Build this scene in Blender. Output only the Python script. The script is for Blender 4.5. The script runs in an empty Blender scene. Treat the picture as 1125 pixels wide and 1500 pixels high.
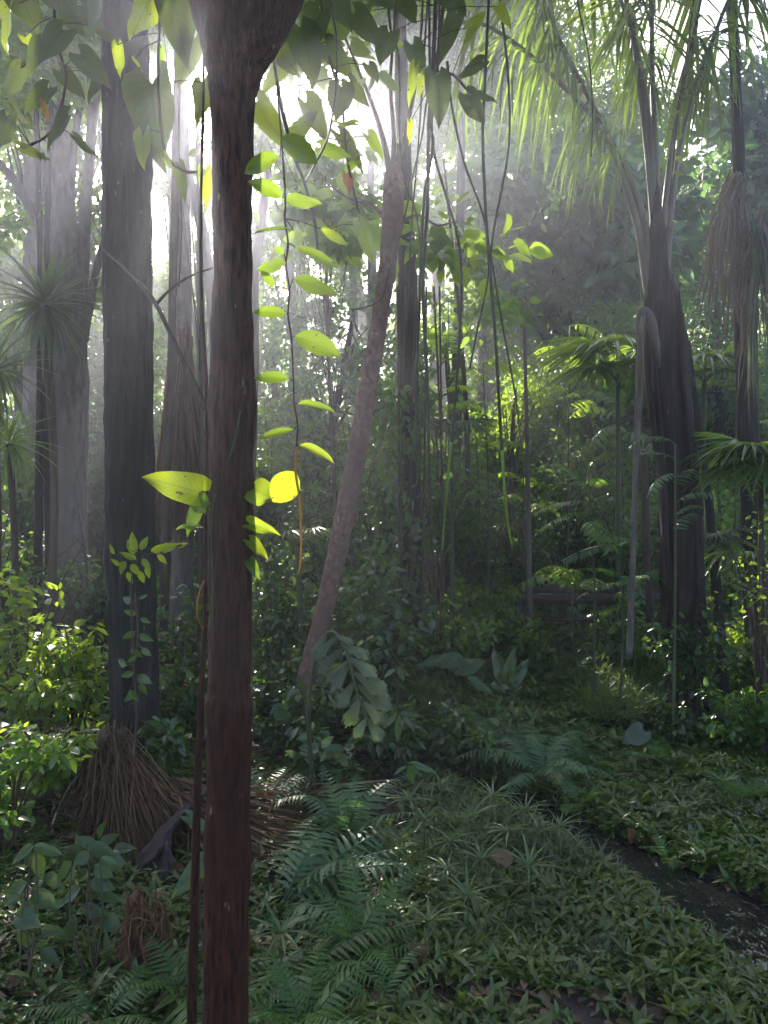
import bpy, math, random
import numpy as np
from mathutils import Vector
R = math.radians
rng = np.random.default_rng(11)
random.seed(5)
F = 1130.0          # focal length in photograph pixels
H = 2.0             # eye height
sc = bpy.context.scene
COL = sc.collection
PI = math.pi

def P(px, py, Y):
    return np.array([(px - 562.5) / F * Y, Y, H + (750 - py) / F * Y])

SUN = np.array([(293 - 562.5) / F, 1.0, (750 - 112) / F]); SUN /= np.linalg.norm(SUN)

# ------------------------------------------------------------------ numeric helpers
def nrm(a):
    a = np.asarray(a, float)
    return a / np.maximum(np.linalg.norm(a, axis=-1, keepdims=True), 1e-9)

def _h(i, j, k):
    n = (i * 374761393 + j * 668265263 + k * 2147483647 * 3 + 1442695) & 0xffffffff
    n = ((n ^ (n >> 13)) * 1274126177) & 0xffffffff
    return ((n ^ (n >> 16)) & 0xffff) / 65535.0

def vnoise(p):
    p = np.asarray(p, float)
    i = np.floor(p).astype(np.int64); f = p - i; f = f * f * (3 - 2 * f)
    o = 0
    for a in (0, 1):
        for b in (0, 1):
            for c in (0, 1):
                w = (f[..., 0] if a else 1 - f[..., 0]) * (f[..., 1] if b else 1 - f[..., 1]) * (f[..., 2] if c else 1 - f[..., 2])
                o = o + w * _h(i[..., 0] + a, i[..., 1] + b, i[..., 2] + c)
    return o * 2 - 1

def fbm(p, oct=3):
    p = np.asarray(p, float); o = 0; a = 1.0
    for _ in range(oct):
        o = o + a * vnoise(p); p = p * 2.03 + 7.1; a *= .5
    return o

def sstep(a, b, x):
    t = np.clip((x - a) / (b - a), 0, 1); return t * t * (3 - 2 * t)

def spline(pts, n):
    """Catmull-Rom through rows of pts (any width)."""
    p = np.asarray(pts, float)
    if len(p) == 2:
        t = np.linspace(0, 1, n)[:, None]; return p[0] * (1 - t) + p[1] * t
    q = np.vstack([2 * p[0] - p[1], p, 2 * p[-1] - p[-2]])
    u = np.linspace(0, len(p) - 1 - 1e-6, n); i = u.astype(int); t = (u - i)[:, None]
    a, b, c, d = q[i], q[i + 1], q[i + 2], q[i + 3]
    return .5 * (2 * b + (c - a) * t + (2 * a - 5 * b + 4 * c - d) * t ** 2 + (3 * b - 3 * c + d - a) * t ** 3)

# ------------------------------------------------------------------ terrain
STREAM = np.array([(4.0, 1.3, .60), (2.8, 2.45, .46), (2.18, 3.15, .33), (1.85, 3.68, .26), (1.62, 4.2, .19), (1.30, 4.79, .14), (.96, 5.35, .10),
                   (.45, 6.0, .08), (-.4, 6.6, .08), (-2.2, 7.2, .10), (-6, 7.9, .15), (-14, 9.5, .2)])
_sp = spline(STREAM, 160)

def stream_d(x, y):
    x = np.asarray(x, float); y = np.asarray(y, float)
    d = np.full(x.shape, 1e9)
    for k in range(len(_sp)):
        dd = np.hypot(x - _sp[k, 0], y - _sp[k, 1]) - _sp[k, 2]
        d = np.minimum(d, dd)
    return d

def gz(x, y):
    x = np.asarray(x, float); y = np.asarray(y, float)
    z = .55 * sstep(8, 12, y) + (2.2 + 3.6 * sstep(-3, 2, x)) * sstep(11.5, 25, y) + 3.5 * sstep(25, 60, y)
    z = z + .35 * sstep(-1.2, -3.5, x) * sstep(12, 5, y)
    p = np.stack([x * .9, y * .9, np.zeros_like(x)], -1)
    d = stream_d(x, y)
    z = z + .10 * fbm(p, 3) * (.15 + .85 * sstep(.1, 1.2, d))
    bank = sstep(.14, -.08, d)
    z = z * (1 - bank) + (-.22) * bank
    return z

def gzs(x, y):
    return float(gz(np.array([x]), np.array([y]))[0])

def G(px, py):
    """point of the ground seen at a photograph pixel"""
    Y = H * F / (py - 750)
    for _ in range(8):
        x = (px - 562.5) / F * Y
        Y = (H - gzs(x, Y)) * F / (py - 750)
    x = (px - 562.5) / F * Y
    return np.array([x, Y, gzs(x, Y)])

def GY(px, Y):
    x = (px - 562.5) / F * Y
    return np.array([x, Y, gzs(x, Y)])

# ------------------------------------------------------------------ sunbeams: openings in the canopy
BEAMS = []
def beam(p, r): BEAMS.append((np.asarray(p, float), r))
def keep(pos, near=.7, mg=0.0):
    k = np.ones(len(pos), bool)
    for t, r in BEAMS:
        d = pos - t; s = d @ SUN
        q = np.linalg.norm(d - s[:, None] * SUN, axis=1)
        k &= ~((s > near) & (q < r * (.85 + .3 * rng.random(len(pos))) + mg))
    return k

# ------------------------------------------------------------------ mesh builder
class MB:
    def __init__(s): s.v = []; s.f = []; s.a = []; s.n = 0
    def add(s, v, faces, luv=None):
        v = np.asarray(v, float)
        s.v.append(v)
        if luv is None: luv = np.zeros((len(v), 3)); luv[:, 2] = rng.random()
        s.a.append(luv)
        for f in faces:
            f = np.asarray(f, np.int64)
            if len(f): s.f.append(f + s.n)
        s.n += len(v)
    def build(s, name, mat, parent=None, smooth=True, loc=None):
        me = bpy.data.meshes.new(name)
        o = bpy.data.objects.new(name, me); COL.objects.link(o)
        if parent is not None:
            loc = np.array(parent['_w']); o.parent = parent
        elif loc is None: loc = np.zeros(3)
        loc = np.asarray(loc, float)
        if parent is None: o.location = loc
        if s.n:
            v = np.vstack(s.v) - loc
            a = np.vstack(s.a)
            me.vertices.add(len(v)); me.vertices.foreach_set('co', v.ravel().astype(np.float32))
            lo = np.concatenate([f.ravel() for f in s.f])
            cnt = np.concatenate([np.full(len(f), f.shape[1]) for f in s.f])
            st = np.concatenate([[0], np.cumsum(cnt)[:-1]])
            me.loops.add(len(lo)); me.loops.foreach_set('vertex_index', lo.astype(np.int32))
            me.polygons.add(len(cnt)); me.polygons.foreach_set('loop_start', st.astype(np.int32))
            me.polygons.foreach_set('use_smooth', np.full(len(cnt), smooth))
            at = me.attributes.new('luv', 'FLOAT_VECTOR', 'POINT'); at.data.foreach_set('vector', a.ravel().astype(np.float32))
            me.update(calc_edges=True); me.validate()
        me.materials.append(mat)
        return o
    def T(s):
        v = np.vstack(s.v); by = {}
        for f in s.f: by.setdefault(f.shape[1], []).append(f)
        return dict(v=v, f=[np.vstack(x) for x in by.values()], l=np.vstack(s.a))

def inst(mb, T, pos, fwd, up, scale=1.0, ws=None, rnd=None):
    pos = np.atleast_2d(np.asarray(pos, float)); N = len(pos)
    if N == 0: return
    fwd = np.broadcast_to(nrm(fwd), (N, 3)); up = np.broadcast_to(np.asarray(up, float), (N, 3))
    scale = np.broadcast_to(np.asarray(scale, float), (N,))
    ws = np.ones(N) if ws is None else np.broadcast_to(np.asarray(ws, float), (N,))
    x = np.cross(fwd, up); bad = np.linalg.norm(x, axis=1) < 1e-5
    if bad.any(): x[bad] = np.cross(fwd[bad], np.array([.31, .77, .2]))
    x = nrm(x); z = np.cross(x, fwd)
    v = T['v']
    V = (v[None, :, 0:1] * x[:, None] * ws[:, None, None] + v[None, :, 1:2] * fwd[:, None] + v[None, :, 2:3] * z[:, None]) * scale[:, None, None] + pos[:, None]
    L = np.broadcast_to(T['l'], (N,) + T['l'].shape).copy()
    if rnd is None: rnd = rng.random(N)
    L[:, :, 2] = (L[:, :, 2] * .35 + rnd[:, None] * .65)
    nv = len(v); off = (np.arange(N) * nv)[:, None, None]
    fs = [(f[None] + off).reshape(-1, f.shape[1]) for f in T['f']]
    mb.add(V.reshape(-1, 3), fs, L.reshape(-1, 3))

def tube(mb, pts, rad, sides=8, nz=0.0, ns=6.0, cap=True, flat=None, n=None, zs=.25):
    pts = np.asarray(pts, float); rad = np.asarray(rad, float)
    if rad.ndim == 0: rad = np.full(len(pts), float(rad))
    if n: q = spline(np.column_stack([pts, rad]), n); pts, rad = q[:, :3], np.maximum(q[:, 3], 1e-4)
    t = nrm(np.gradient(pts, axis=0))
    ref = np.array([0, 1., 0]) if abs(t[0] @ np.array([0, 1., 0])) < .9 else np.array([1., 0, 0])
    x = np.zeros_like(pts); c = ref
    for i in range(len(pts)):
        c = c - (c @ t[i]) * t[i]; c = c / max(np.linalg.norm(c), 1e-9); x[i] = c
    y = np.cross(t, x)
    a = np.linspace(0, 2 * PI, sides, endpoint=False)
    ca, sa = np.cos(a), np.sin(a)
    rr = np.broadcast_to(rad[:, None], (len(pts), sides)).copy()
    if nz:
        base = pts[:, None] + (x[:, None] * ca[None, :, None] + y[:, None] * sa[None, :, None]) * rad[:, None, None]
        q = base * ns; q[..., 2] *= zs
        rr *= 1 + nz * fbm(q, 4) + nz * .5 * fbm(base * ns * .35 + 9, 2)
    V = pts[:, None] + (x[:, None] * ca[None, :, None] + y[:, None] * sa[None, :, None] * (1 if flat is None else flat)) * rr[:, :, None]
    m = len(pts); i = np.arange(m - 1)[:, None] * sides; j = np.arange(sides)[None]; j2 = (j + 1) % sides
    f = np.stack([i + j, i + j2, i + sides + j2, i + sides + j], -1).reshape(-1, 4)
    L = np.zeros((m, sides, 3)); L[:, :, 0] = a[None] / PI - 1; L[:, :, 1] = np.linspace(0, 1, m)[:, None]; L[:, :, 2] = rng.random()
    fs = [f]
    if cap: fs += [np.arange(sides)[::-1][None], (np.arange(sides) + (m - 1) * sides)[None]]
    mb.add(V.reshape(-1, 3), fs, L.reshape(-1, 3))

def strips(mb, A, B, w, sag=0.0, n=4, jit=0.0):
    """many narrow straps from rows of A to rows of B, slightly V folded and curved"""
    A = np.atleast_2d(A); B = np.atleast_2d(B); N = len(A)
    w = np.broadcast_to(w, (N,)); sag = np.broadcast_to(sag, (N,))
    t = np.linspace(0, 1, n)
    C = A[:, None] * (1 - t)[None, :, None] + B[:, None] * t[None, :, None]
    C[:, :, 2] -= (sag[:, None] * 4 * t * (1 - t))
    if jit: C[:, 1:] += np.cumsum(rng.normal(0, jit, (N, n - 1, 3)), axis=1)
    d = nrm(B - A); s = nrm(np.cross(d, rng.normal(0, 1, (N, 3)))); nn = np.cross(d, s)
    tw = np.minimum(1, 2.2 * (1.04 - t))[None, :, None] * w[:, None, None]
    Lf = C - s[:, None] * tw; Rt = C + s[:, None] * tw; M = C + nn[:, None] * tw * .6
    V = np.stack([Lf, M, Rt], 2)
    idx = (np.arange(N) * n * 3)[:, None, None] + (np.arange(n - 1) * 3)[None, :, None] + np.arange(2)[None, None]
    f = np.stack([idx, idx + 1, idx + 4, idx + 3], -1).reshape(-1, 4)
    L = np.zeros((N, n, 3, 3)); L[..., 0] = np.array([-1, 0, 1]); L[..., 1] = t[None, :, None]; L[..., 2] = rng.random(N)[:, None, None]
    mb.add(V.reshape(-1, 3), [f], L.reshape(-1, 3))

# ------------------------------------------------------------------ leaf templates (base at origin, grows along +Y, face up +Z)
def leafT(n=5, w=.25, prof='ovate', k=3, fold=.25, droop=.2, back=0.0, wave=0.0, twist=0):
    v = np.linspace(0, 1, n)
    if prof == 'ovate': hw = np.sin(PI * v ** .72) ** .9
    elif prof == 'lance': hw = np.sin(PI * v ** .62)
    elif prof == 'ellip': hw = np.sin(PI * v ** .92) ** .72
    elif prof == 'strap': hw = np.minimum(1, 6 * v + .3) * np.minimum(1, (1 - v) * 1.6 + .02)
    elif prof == 'heart': hw = np.interp(v, [0, .06, .15, .3, .45, .6, .75, .88, .96, 1], [.45, .8, .98, 1, .93, .78, .55, .28, .09, 0])
    elif prof == 'fish': hw = np.minimum(1, .12 + 1.15 * v) * np.where(v > .85, .9, 1)
    hw = np.maximum(hw, .012) * w
    u = np.linspace(-1, 1, k)
    X = u[None] * hw[:, None]
    Yv = v[:, None] - back * np.abs(u)[None] ** 1.5 * (1 - v[:, None]) ** 2
    if prof == 'fish': Yv = Yv - .12 * np.abs(u)[None] * (v[:, None] > .85) + .05 * np.sin(u * 17)[None] * (v[:, None] > .9)
    Z = fold * np.abs(u)[None] * hw[:, None] - droop * v[:, None] ** 2 + wave * w * np.sin(v * 9)[:, None] * np.abs(u)[None]
    V = np.stack([X, Yv, Z], -1).reshape(-1, 3)
    i = np.arange(n - 1)[:, None] * k; j = np.arange(k - 1)[None]
    f = np.stack([i + j, i + j + 1, i + k + j + 1, i + k + j], -1).reshape(-1, 4)
    L = np.zeros((n, k, 3)); L[..., 0] = u[None]; L[..., 1] = v[:, None]
    return dict(v=V, f=[f], l=L.reshape(-1, 3))

def diamondT(w=.28, fold=.3, droop=.12):
    V = np.array([[0, 0, 0], [-w, .45, fold * w], [0, .5, 0], [w, .45, fold * w], [0, 1, -droop]])
    return dict(v=V, f=[np.array([[0, 2, 1], [0, 3, 2], [1, 2, 4], [2, 3, 4]])], l=np.array([[0, 0, 0], [-1, .45, 0], [0, .5, 0], [1, .45, 0], [0, 1, 0.]]))

T_far = diamondT(.27)
T_far2 = diamondT(.17, .3, .2)
T_ov = leafT(5, .26, 'ovate', 3, .25, .22)
T_ov7 = leafT(8, .27, 'ovate', 5, .2, .2, wave=.12)
T_ell = leafT(9, .24, 'ellip', 5, .18, .1)
T_lan = leafT(5, .13, 'lance', 3, .35, .3)
T_heart = leafT(11, .40, 'heart', 5, .14, .18, back=.25, wave=.10)
T_hearts = [T_heart, leafT(11, .40, 'heart', 5, .32, .32, back=.25, wave=.16), leafT(11, .38, 'heart', 5, -.10, .10, back=.22, wave=.2), leafT(11, .42, 'heart', 5, .05, .45, back=.28, wave=.12)]
T_ells = [T_ell, leafT(9, .25, 'ellip', 5, .34, .22, wave=.08), leafT(9, .23, 'ovate', 5, .08, .02, wave=.14), leafT(9, .25, 'ellip', 5, .22, .35, wave=.1)]
T_strap = leafT(7, .045, 'strap', 3, .5, .45)
T_fish = leafT(12, .15, 'fish', 11, .25, .25); T_fish['v'][:, 2] += .012 * (np.tile(np.arange(11), 12) % 2); T_fish['v'][:, 1] -= (np.tile(np.array([.10, .02, .14, .0, .09, -.03, .07, .01, .12, .03, .15]), 12) * np.clip(np.repeat(np.linspace(0, 1, 12), 11) - .6, 0, 1) * 2.2)

def rachis(n, a0, a1, L=1.0):
    a = np.linspace(a0, a1, n); ds = L / (n - 1)
    y = np.concatenate([[0], np.cumsum(np.cos((a[1:] + a[:-1]) / 2)) * ds]); z = np.concatenate([[0], np.cumsum(np.sin((a[1:] + a[:-1]) / 2)) * ds])
    return np.column_stack([np.zeros(n), y, z]), np.column_stack([np.zeros(n), np.cos(a), np.sin(a)])

def toothT(n=13, w=.13):
    """one pinna: tapering blade with a deeply toothed edge"""
    s = np.linspace(0, 1, 2 * n + 1); hw = w * (1 - s) ** .8 * np.where(np.arange(2 * n + 1) % 2, 1.0, .42) + .004
    yo = np.where(np.arange(2 * n + 1) % 2, .035, 0)
    V = np.stack([np.column_stack([-hw, s + yo, -.18 * s ** 2 + .03 * hw]), np.column_stack([0 * s, s, -.18 * s ** 2]), np.column_stack([hw, s + yo, -.18 * s ** 2 + .03 * hw])], 1)
    i = np.arange(2 * n)[:, None] * 3; jj = np.arange(2)[None]
    f = np.stack([i + jj, i + jj + 1, i + jj + 4, i + jj + 3], -1).reshape(-1, 4)
    L = np.zeros((2 * n + 1, 3, 3)); L[..., 0] = np.array([-1, 0, 1]); L[..., 1] = s[:, None]
    return dict(v=V.reshape(-1, 3), f=[f], l=L.reshape(-1, 3))
T_tooth = [toothT(), toothT(9, .15)]

def fernT(pairs=17, a0=R(32), a1=R(-28), pin=.26, start=.14, big=True):
    mb = MB()
    pts, tan = rachis(24, a0, a1)
    tube(mb, pts, np.linspace(.009, .003, 24), 4, cap=False)
    for sd in (-1, 1):
        for si in np.linspace(start, .985, pairs) + rng.normal(0, .004, pairs):
            k = min(si, .999) * 23; i = int(k); p = pts[i] * (1 - (k - i)) + pts[min(i + 1, 23)] * (k - i); tt = tan[i]
            q = (si - start) / (1 - start)
            Lp = pin * min(1, q * 2.6 + .45) * (1 - q) ** .7 * rng.uniform(.9, 1.1) + .015
            up = nrm(np.cross(np.array([1., 0, 0]), tt)); d = nrm(np.array([sd * 1., 0, 0]) + tt * .42 - up * rng.uniform(.05, .3))
            inst(mb, T_tooth[0 if big else 1], p, d, up + rng.normal(0, .12, 3), Lp, 1.0 + .25 * q)
    return mb.T()

def pinnateT(pairs=9, a0=R(25), a1=R(-40), ll=.24, T=None, lw=1.0, hang=.35, start=.2):
    T = T or T_lan; mb = MB()
    pts, tan = rachis(20, a0, a1)
    tube(mb, pts, np.linspace(.010, .003, 20), 4, cap=False)
    for si in np.linspace(start, .98, pairs):
        k = si * 19; i = int(k); p = pts[i]; t = tan[i]; up = nrm(np.cross(np.array([1., 0, 0]), t))
        for sd in (-1, 1):
            L = ll * (.7 + .45 * math.sin(PI * min(1, si * .95))) * rng.uniform(.85, 1.1)
            d = nrm(np.array([sd, 0, 0]) + t * .55 - np.array([0, 0, hang]) * rng.uniform(.6, 1.3))
            inst(mb, T, p, d, up, L, lw)
    return mb.T()

def palmT(pairs=34, a0=R(55), a1=R(-50), ll=.36, hang=.6):
    mb = MB(); pts, tan = rachis(30, a0, a1)
    tube(mb, pts, np.linspace(.016, .004, 30), 5, cap=False)
    Tl = leafT(6, .032, 'strap', 3, .6, .55)
    for si in np.linspace(.16, .985, pairs):
        i = int(si * 29); p = pts[i]; t = tan[i]; up = nrm(np.cross(np.array([1., 0, 0]), t))
        for sd in (-1, 1):
            L = ll * (.55 + .55 * math.sin(PI * min(1, si))) * rng.uniform(.85, 1.1)
            d = nrm(np.array([sd, 0, 0]) + t * .6 + up * .15 - np.array([0, 0, hang]) * rng.uniform(.5, 1.4))
            inst(mb, Tl, p, d, np.array([0, 0, 1.]) + t * .2, L, 1.0)
    return mb.T()

def fanT(nb=26, arc=R(290), droop=.35):
    """fan palm leaf: short petiole already grown; hub at origin, blades spread in the XY plane around +Y"""
    mb = MB(); Tl = leafT(6, .050, 'strap', 3, .8, droop)
    for a in np.linspace(-arc / 2, arc / 2, nb):
        L = (1 - .18 * abs(a) / (arc / 2)) * rng.uniform(.9, 1.05)
        inst(mb, Tl, np.zeros(3), np.array([math.sin(a), math.cos(a), rng.normal(.05, .06)]), np.array([0, 0, 1.]), L, 1.0)
    return mb.T()

T_fern = [fernT(16), fernT(18, R(40), R(-38), .24), fernT(15, R(22), R(-22), .28)]
T_pinn = [pinnateT(10), pinnateT(12, R(40), R(-50), .2), pinnateT(14, R(20), R(-25), .17, lw=1.2, hang=.15)]
T_palm = [palmT(), palmT(38, R(70), R(-70), .34, .9)]
T_fan = [fanT(), fanT(22, R(250), .6)]

def plantletT(nl=6, L=(.5, .9), tilt=(15, 55), T=None, h=.45, w=1.0):
    T = T or T_lan; mb = MB()
    tube(mb, [(0, 0, 0), (rng.normal(0, .03), rng.normal(0, .03), h)], [.012, .006], 4, cap=False)
    # here +Z is up: used with fwd = horizontal, up = z
    for i in range(nl):
        a = i * 2.4 + rng.normal(0, .3); el = R(rng.uniform(*tilt)); l = rng.uniform(*L)
        d = np.array([math.cos(a) * math.cos(el), math.sin(a) * math.cos(el), math.sin(el)])
        inst(mb, T, np.array([0, 0, h * rng.uniform(.5, 1)]), d, np.array([0, 0, 1.]), l, w)
    return mb.T()

# ------------------------------------------------------------------ materials
def new_mat(name):
    m = bpy.data.materials.new(name); m.use_nodes = True
    nt = m.node_tree; nt.nodes.clear()
    out = nt.nodes.new('ShaderNodeOutputMaterial')
    return m, nt, out

def N(nt, t, **kw):
    n = nt.nodes.new(t)
    for k, v in kw.items():
        if k.startswith('i_'): n.inputs[k[2:].replace('_', ' ')].default_value = v
        else: setattr(n, k, v)
    return n

def leaf_mat(name, base, base2, trans, rough=.38, tmix=.45, spec=.5, veins=0.0, brown=0.0, bump=0.0):
    m, nt, out = new_mat(name); L = nt.links.new
    at = N(nt, 'ShaderNodeAttribute', attribute_name='luv')
    sp = N(nt, 'ShaderNodeSeparateXYZ'); L(at.outputs['Vector'], sp.inputs[0])
    mix = N(nt, 'ShaderNodeMix', data_type='RGBA'); mix.inputs[6].default_value = (*base, 1); mix.inputs[7].default_value = (*base2, 1)
    L(sp.outputs[2], mix.inputs[0])
    tc = N(nt, 'ShaderNodeTexCoord')
    nz = N(nt, 'ShaderNodeTexNoise'); nz.inputs['Scale'].default_value = 1.7; nz.inputs['Detail'].default_value = 2
    L(tc.outputs['Object'], nz.inputs['Vector'])
    hs = N(nt, 'ShaderNodeHueSaturation')
    mr = N(nt, 'ShaderNodeMapRange'); mr.inputs[1].default_value = .3; mr.inputs[2].default_value = .7; mr.inputs[3].default_value = .7; mr.inputs[4].default_value = 1.35
    L(nz.outputs['Fac'], mr.inputs[0]); L(mr.outputs[0], hs.inputs['Value']); L(mix.outputs[2], hs.inputs['Color'])
    col = hs.outputs['Color']
    if brown:
        gt = N(nt, 'ShaderNodeMath', operation='GREATER_THAN'); gt.inputs[1].default_value = 1 - brown
        L(sp.outputs[2], gt.inputs[0])
        mb_ = N(nt, 'ShaderNodeMix', data_type='RGBA'); mb_.inputs[7].default_value = (.16, .09, .035, 1)
        L(gt.outputs[0], mb_.inputs[0]); L(col, mb_.inputs[6]); col = mb_.outputs[2]
    vfac = None; blot = None
    if veins:
        bn = N(nt, 'ShaderNodeTexNoise'); bn.inputs['Scale'].default_value = 38; bn.inputs['Detail'].default_value = 3; L(tc.outputs['Object'], bn.inputs['Vector'])
        bm = N(nt, 'ShaderNodeMapRange'); bm.inputs[1].default_value = .66; bm.inputs[2].default_value = .70; L(bn.outputs['Fac'], bm.inputs[0]); blot = bm.outputs[0]
        bx = N(nt, 'ShaderNodeMix', data_type='RGBA'); L(blot, bx.inputs[0]); L(col, bx.inputs[6]); bx.inputs[7].default_value = (.11, .075, .03, 1); col = bx.outputs[2]
        ab = N(nt, 'ShaderNodeMath', operation='ABSOLUTE'); L(sp.outputs[0], ab.inputs[0])
        m1 = N(nt, 'ShaderNodeMath', operation='MULTIPLY_ADD'); m1.inputs[1].default_value = -3.2
        m0 = N(nt, 'ShaderNodeMath', operation='MULTIPLY'); m0.inputs[1].default_value = 9.0; L(sp.outputs[1], m0.inputs[0])
        L(ab.outputs[0], m1.inputs[0]); L(m0.outputs[0], m1.inputs[2])
        fr = N(nt, 'ShaderNodeMath', operation='PINGPONG'); fr.inputs[1].default_value = .5; L(m1.outputs[0], fr.inputs[0])
        l1 = N(nt, 'ShaderNodeMath', operation='LESS_THAN'); l1.inputs[1].default_value = .055; L(fr.outputs[0], l1.inputs[0])
        l2 = N(nt, 'ShaderNodeMath', operation='LESS_THAN'); l2.inputs[1].default_value = .05; L(ab.outputs[0], l2.inputs[0])
        mx = N(nt, 'ShaderNodeMath', operation='MAXIMUM'); L(l1.outputs[0], mx.inputs[0]); L(l2.outputs[0], mx.inputs[1])
        vfac = N(nt, 'ShaderNodeMath', operation='MULTIPLY'); vfac.inputs[1].default_value = veins; L(mx.outputs[0], vfac.inputs[0])
    bs = N(nt, 'ShaderNodeBsdfPrincipled'); L(col, bs.inputs['Base Color'])
    bs.inputs['Roughness'].default_value = rough; bs.inputs['Specular IOR Level'].default_value = spec
    tr = N(nt, 'ShaderNodeBsdfTranslucent')
    tm = N(nt, 'ShaderNodeMix', data_type='RGBA', blend_type='MULTIPLY'); tm.inputs[0].default_value = 1
    tm.inputs[6].default_value = (*trans, 1); L(mr.outputs[0], tm.inputs[7])
    tcol = tm.outputs[2]
    if brown:
        mb2 = N(nt, 'ShaderNodeMix', data_type='RGBA'); mb2.inputs[7].default_value = (.3, .14, .03, 1)
        L(gt.outputs[0], mb2.inputs[0]); L(tcol, mb2.inputs[6]); tcol = mb2.outputs[2]
    if vfac is not None:
        vm = N(nt, 'ShaderNodeMix', data_type='RGBA', blend_type='MULTIPLY'); L(vfac.outputs[0], vm.inputs[0]); L(tcol, vm.inputs[6]); vm.inputs[7].default_value = (.35, .45, .3, 1)
        tcol = vm.outputs[2]
        bp = N(nt, 'ShaderNodeBump'); bp.inputs['Strength'].default_value = .4; bp.inputs['Distance'].default_value = .003; bp.invert = True
        L(mx.outputs[0], bp.inputs['Height']); L(bp.outputs[0], bs.inputs['Normal'])
    if blot is not None:
        by = N(nt, 'ShaderNodeMix', data_type='RGBA'); L(blot, by.inputs[0]); L(tcol, by.inputs[6]); by.inputs[7].default_value = (.22, .15, .04, 1); tcol = by.outputs[2]
    L(tcol, tr.inputs['Color'])
    ms = N(nt, 'ShaderNodeMixShader'); ms.inputs[0].default_value = tmix
    L(bs.outputs[0], ms.inputs[1]); L(tr.outputs[0], ms.inputs[2]); L(ms.outputs[0], out.inputs['Surface'])
    return m

def bark_mat(name, c1, c2, c3, scale=14.0, zs=.18, bump=.6, rough=.85, moss=None, ring=0.0, spots=None, foot=None, ramp=(.36, .66)):
    m, nt, out = new_mat(name); L = nt.links.new
    tc = N(nt, 'ShaderNodeTexCoord'); mp = N(nt, 'ShaderNodeMapping'); mp.inputs['Scale'].default_value = (1, 1, zs)
    L(tc.outputs['Object'], mp.inputs[0])
    n1 = N(nt, 'ShaderNodeTexNoise'); n1.inputs['Scale'].default_value = scale; n1.inputs['Detail'].default_value = 6; n1.inputs['Roughness'].default_value = .65
    L(mp.outputs[0], n1.inputs['Vector'])
    n2 = N(nt, 'ShaderNodeTexNoise'); n2.inputs['Scale'].default_value = 2.3; n2.inputs['Detail'].default_value = 4; L(tc.outputs['Object'], n2.inputs['Vector'])
    cr = N(nt, 'ShaderNodeValToRGB'); e = cr.color_ramp.elements
    e[0].position = ramp[0]; e[0].color = (*c1, 1); e[1].position = ramp[1]; e[1].color = (*c2, 1)
    L(n1.outputs['Fac'], cr.inputs[0])
    mr = N(nt, 'ShaderNodeMapRange'); mr.inputs[1].default_value = .42; mr.inputs[2].default_value = .68; L(n2.outputs['Fac'], mr.inputs[0])
    mx = N(nt, 'ShaderNodeMix', data_type='RGBA'); mx.inputs[7].default_value = (*c3, 1); L(mr.outputs[0], mx.inputs[0]); L(cr.outputs[0], mx.inputs[6])
    col = mx.outputs[2]
    if foot:   # bark of another kind below the collar
        sx = N(nt, 'ShaderNodeSeparateXYZ'); L(tc.outputs['Object'], sx.inputs[0])
        mf = N(nt, 'ShaderNodeMath', operation='MULTIPLY_ADD'); mf.inputs[1].default_value = .25; L(n2.outputs['Fac'], mf.inputs[0]); L(sx.outputs[2], mf.inputs[2])
        rf = N(nt, 'ShaderNodeMapRange'); rf.inputs[1].default_value = foot[0] + .02; rf.inputs[2].default_value = foot[0] + .30; L(mf.outputs[0], rf.inputs[0])
        mm = N(nt, 'ShaderNodeMix', data_type='RGBA', blend_type='MULTIPLY'); mm.inputs[0].default_value = 1; L(col, mm.inputs[6]); mm.inputs[7].default_value = (*foot[1], 1)
        m2 = N(nt, 'ShaderNodeMix', data_type='RGBA'); L(rf.outputs[0], m2.inputs[0]); L(mm.outputs[2], m2.inputs[6]); L(col, m2.inputs[7]); col = m2.outputs[2]
    if spots:
        n3 = N(nt, 'ShaderNodeTexNoise'); n3.inputs['Scale'].default_value = 26; n3.inputs['Detail'].default_value = 3
        mp2 = N(nt, 'ShaderNodeMapping'); mp2.inputs['Scale'].default_value = (1, 1, .35); L(tc.outputs['Object'], mp2.inputs[0]); L(mp2.outputs[0], n3.inputs['Vector'])
        mr3 = N(nt, 'ShaderNodeMapRange'); mr3.inputs[1].default_value = .70; mr3.inputs[2].default_value = .74; L(n3.outputs['Fac'], mr3.inputs[0])
        ms = N(nt, 'ShaderNodeMix', data_type='RGBA'); ms.inputs[7].default_value = (*spots, 1); L(mr3.outputs[0], ms.inputs[0]); L(col, ms.inputs[6]); col = ms.outputs[2]
    bs = N(nt, 'ShaderNodeBsdfPrincipled'); L(col, bs.inputs['Base Color']); bs.inputs['Roughness'].default_value = rough; bs.inputs['Specular IOR Level'].default_value = .3
    bp = N(nt, 'ShaderNodeBump'); bp.inputs['Strength'].default_value = bump; bp.inputs['Distance'].default_value = .02
    h = n1.outputs['Fac']
    if ring:
        w = N(nt, 'ShaderNodeTexWave', bands_direction='Z'); w.inputs['Scale'].default_value = ring; w.inputs['Distortion'].default_value = 2; L(tc.outputs['Object'], w.inputs['Vector'])
        ad = N(nt, 'ShaderNodeMath', operation='ADD'); L(h, ad.inputs[0]); L(w.outputs['Fac'], ad.inputs[1]); h = ad.outputs[0]
    L(h, bp.inputs['Height']); L(bp.outputs[0], bs.inputs['Normal']); L(bs.outputs[0], out.inputs['Surface'])
    return m

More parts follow.
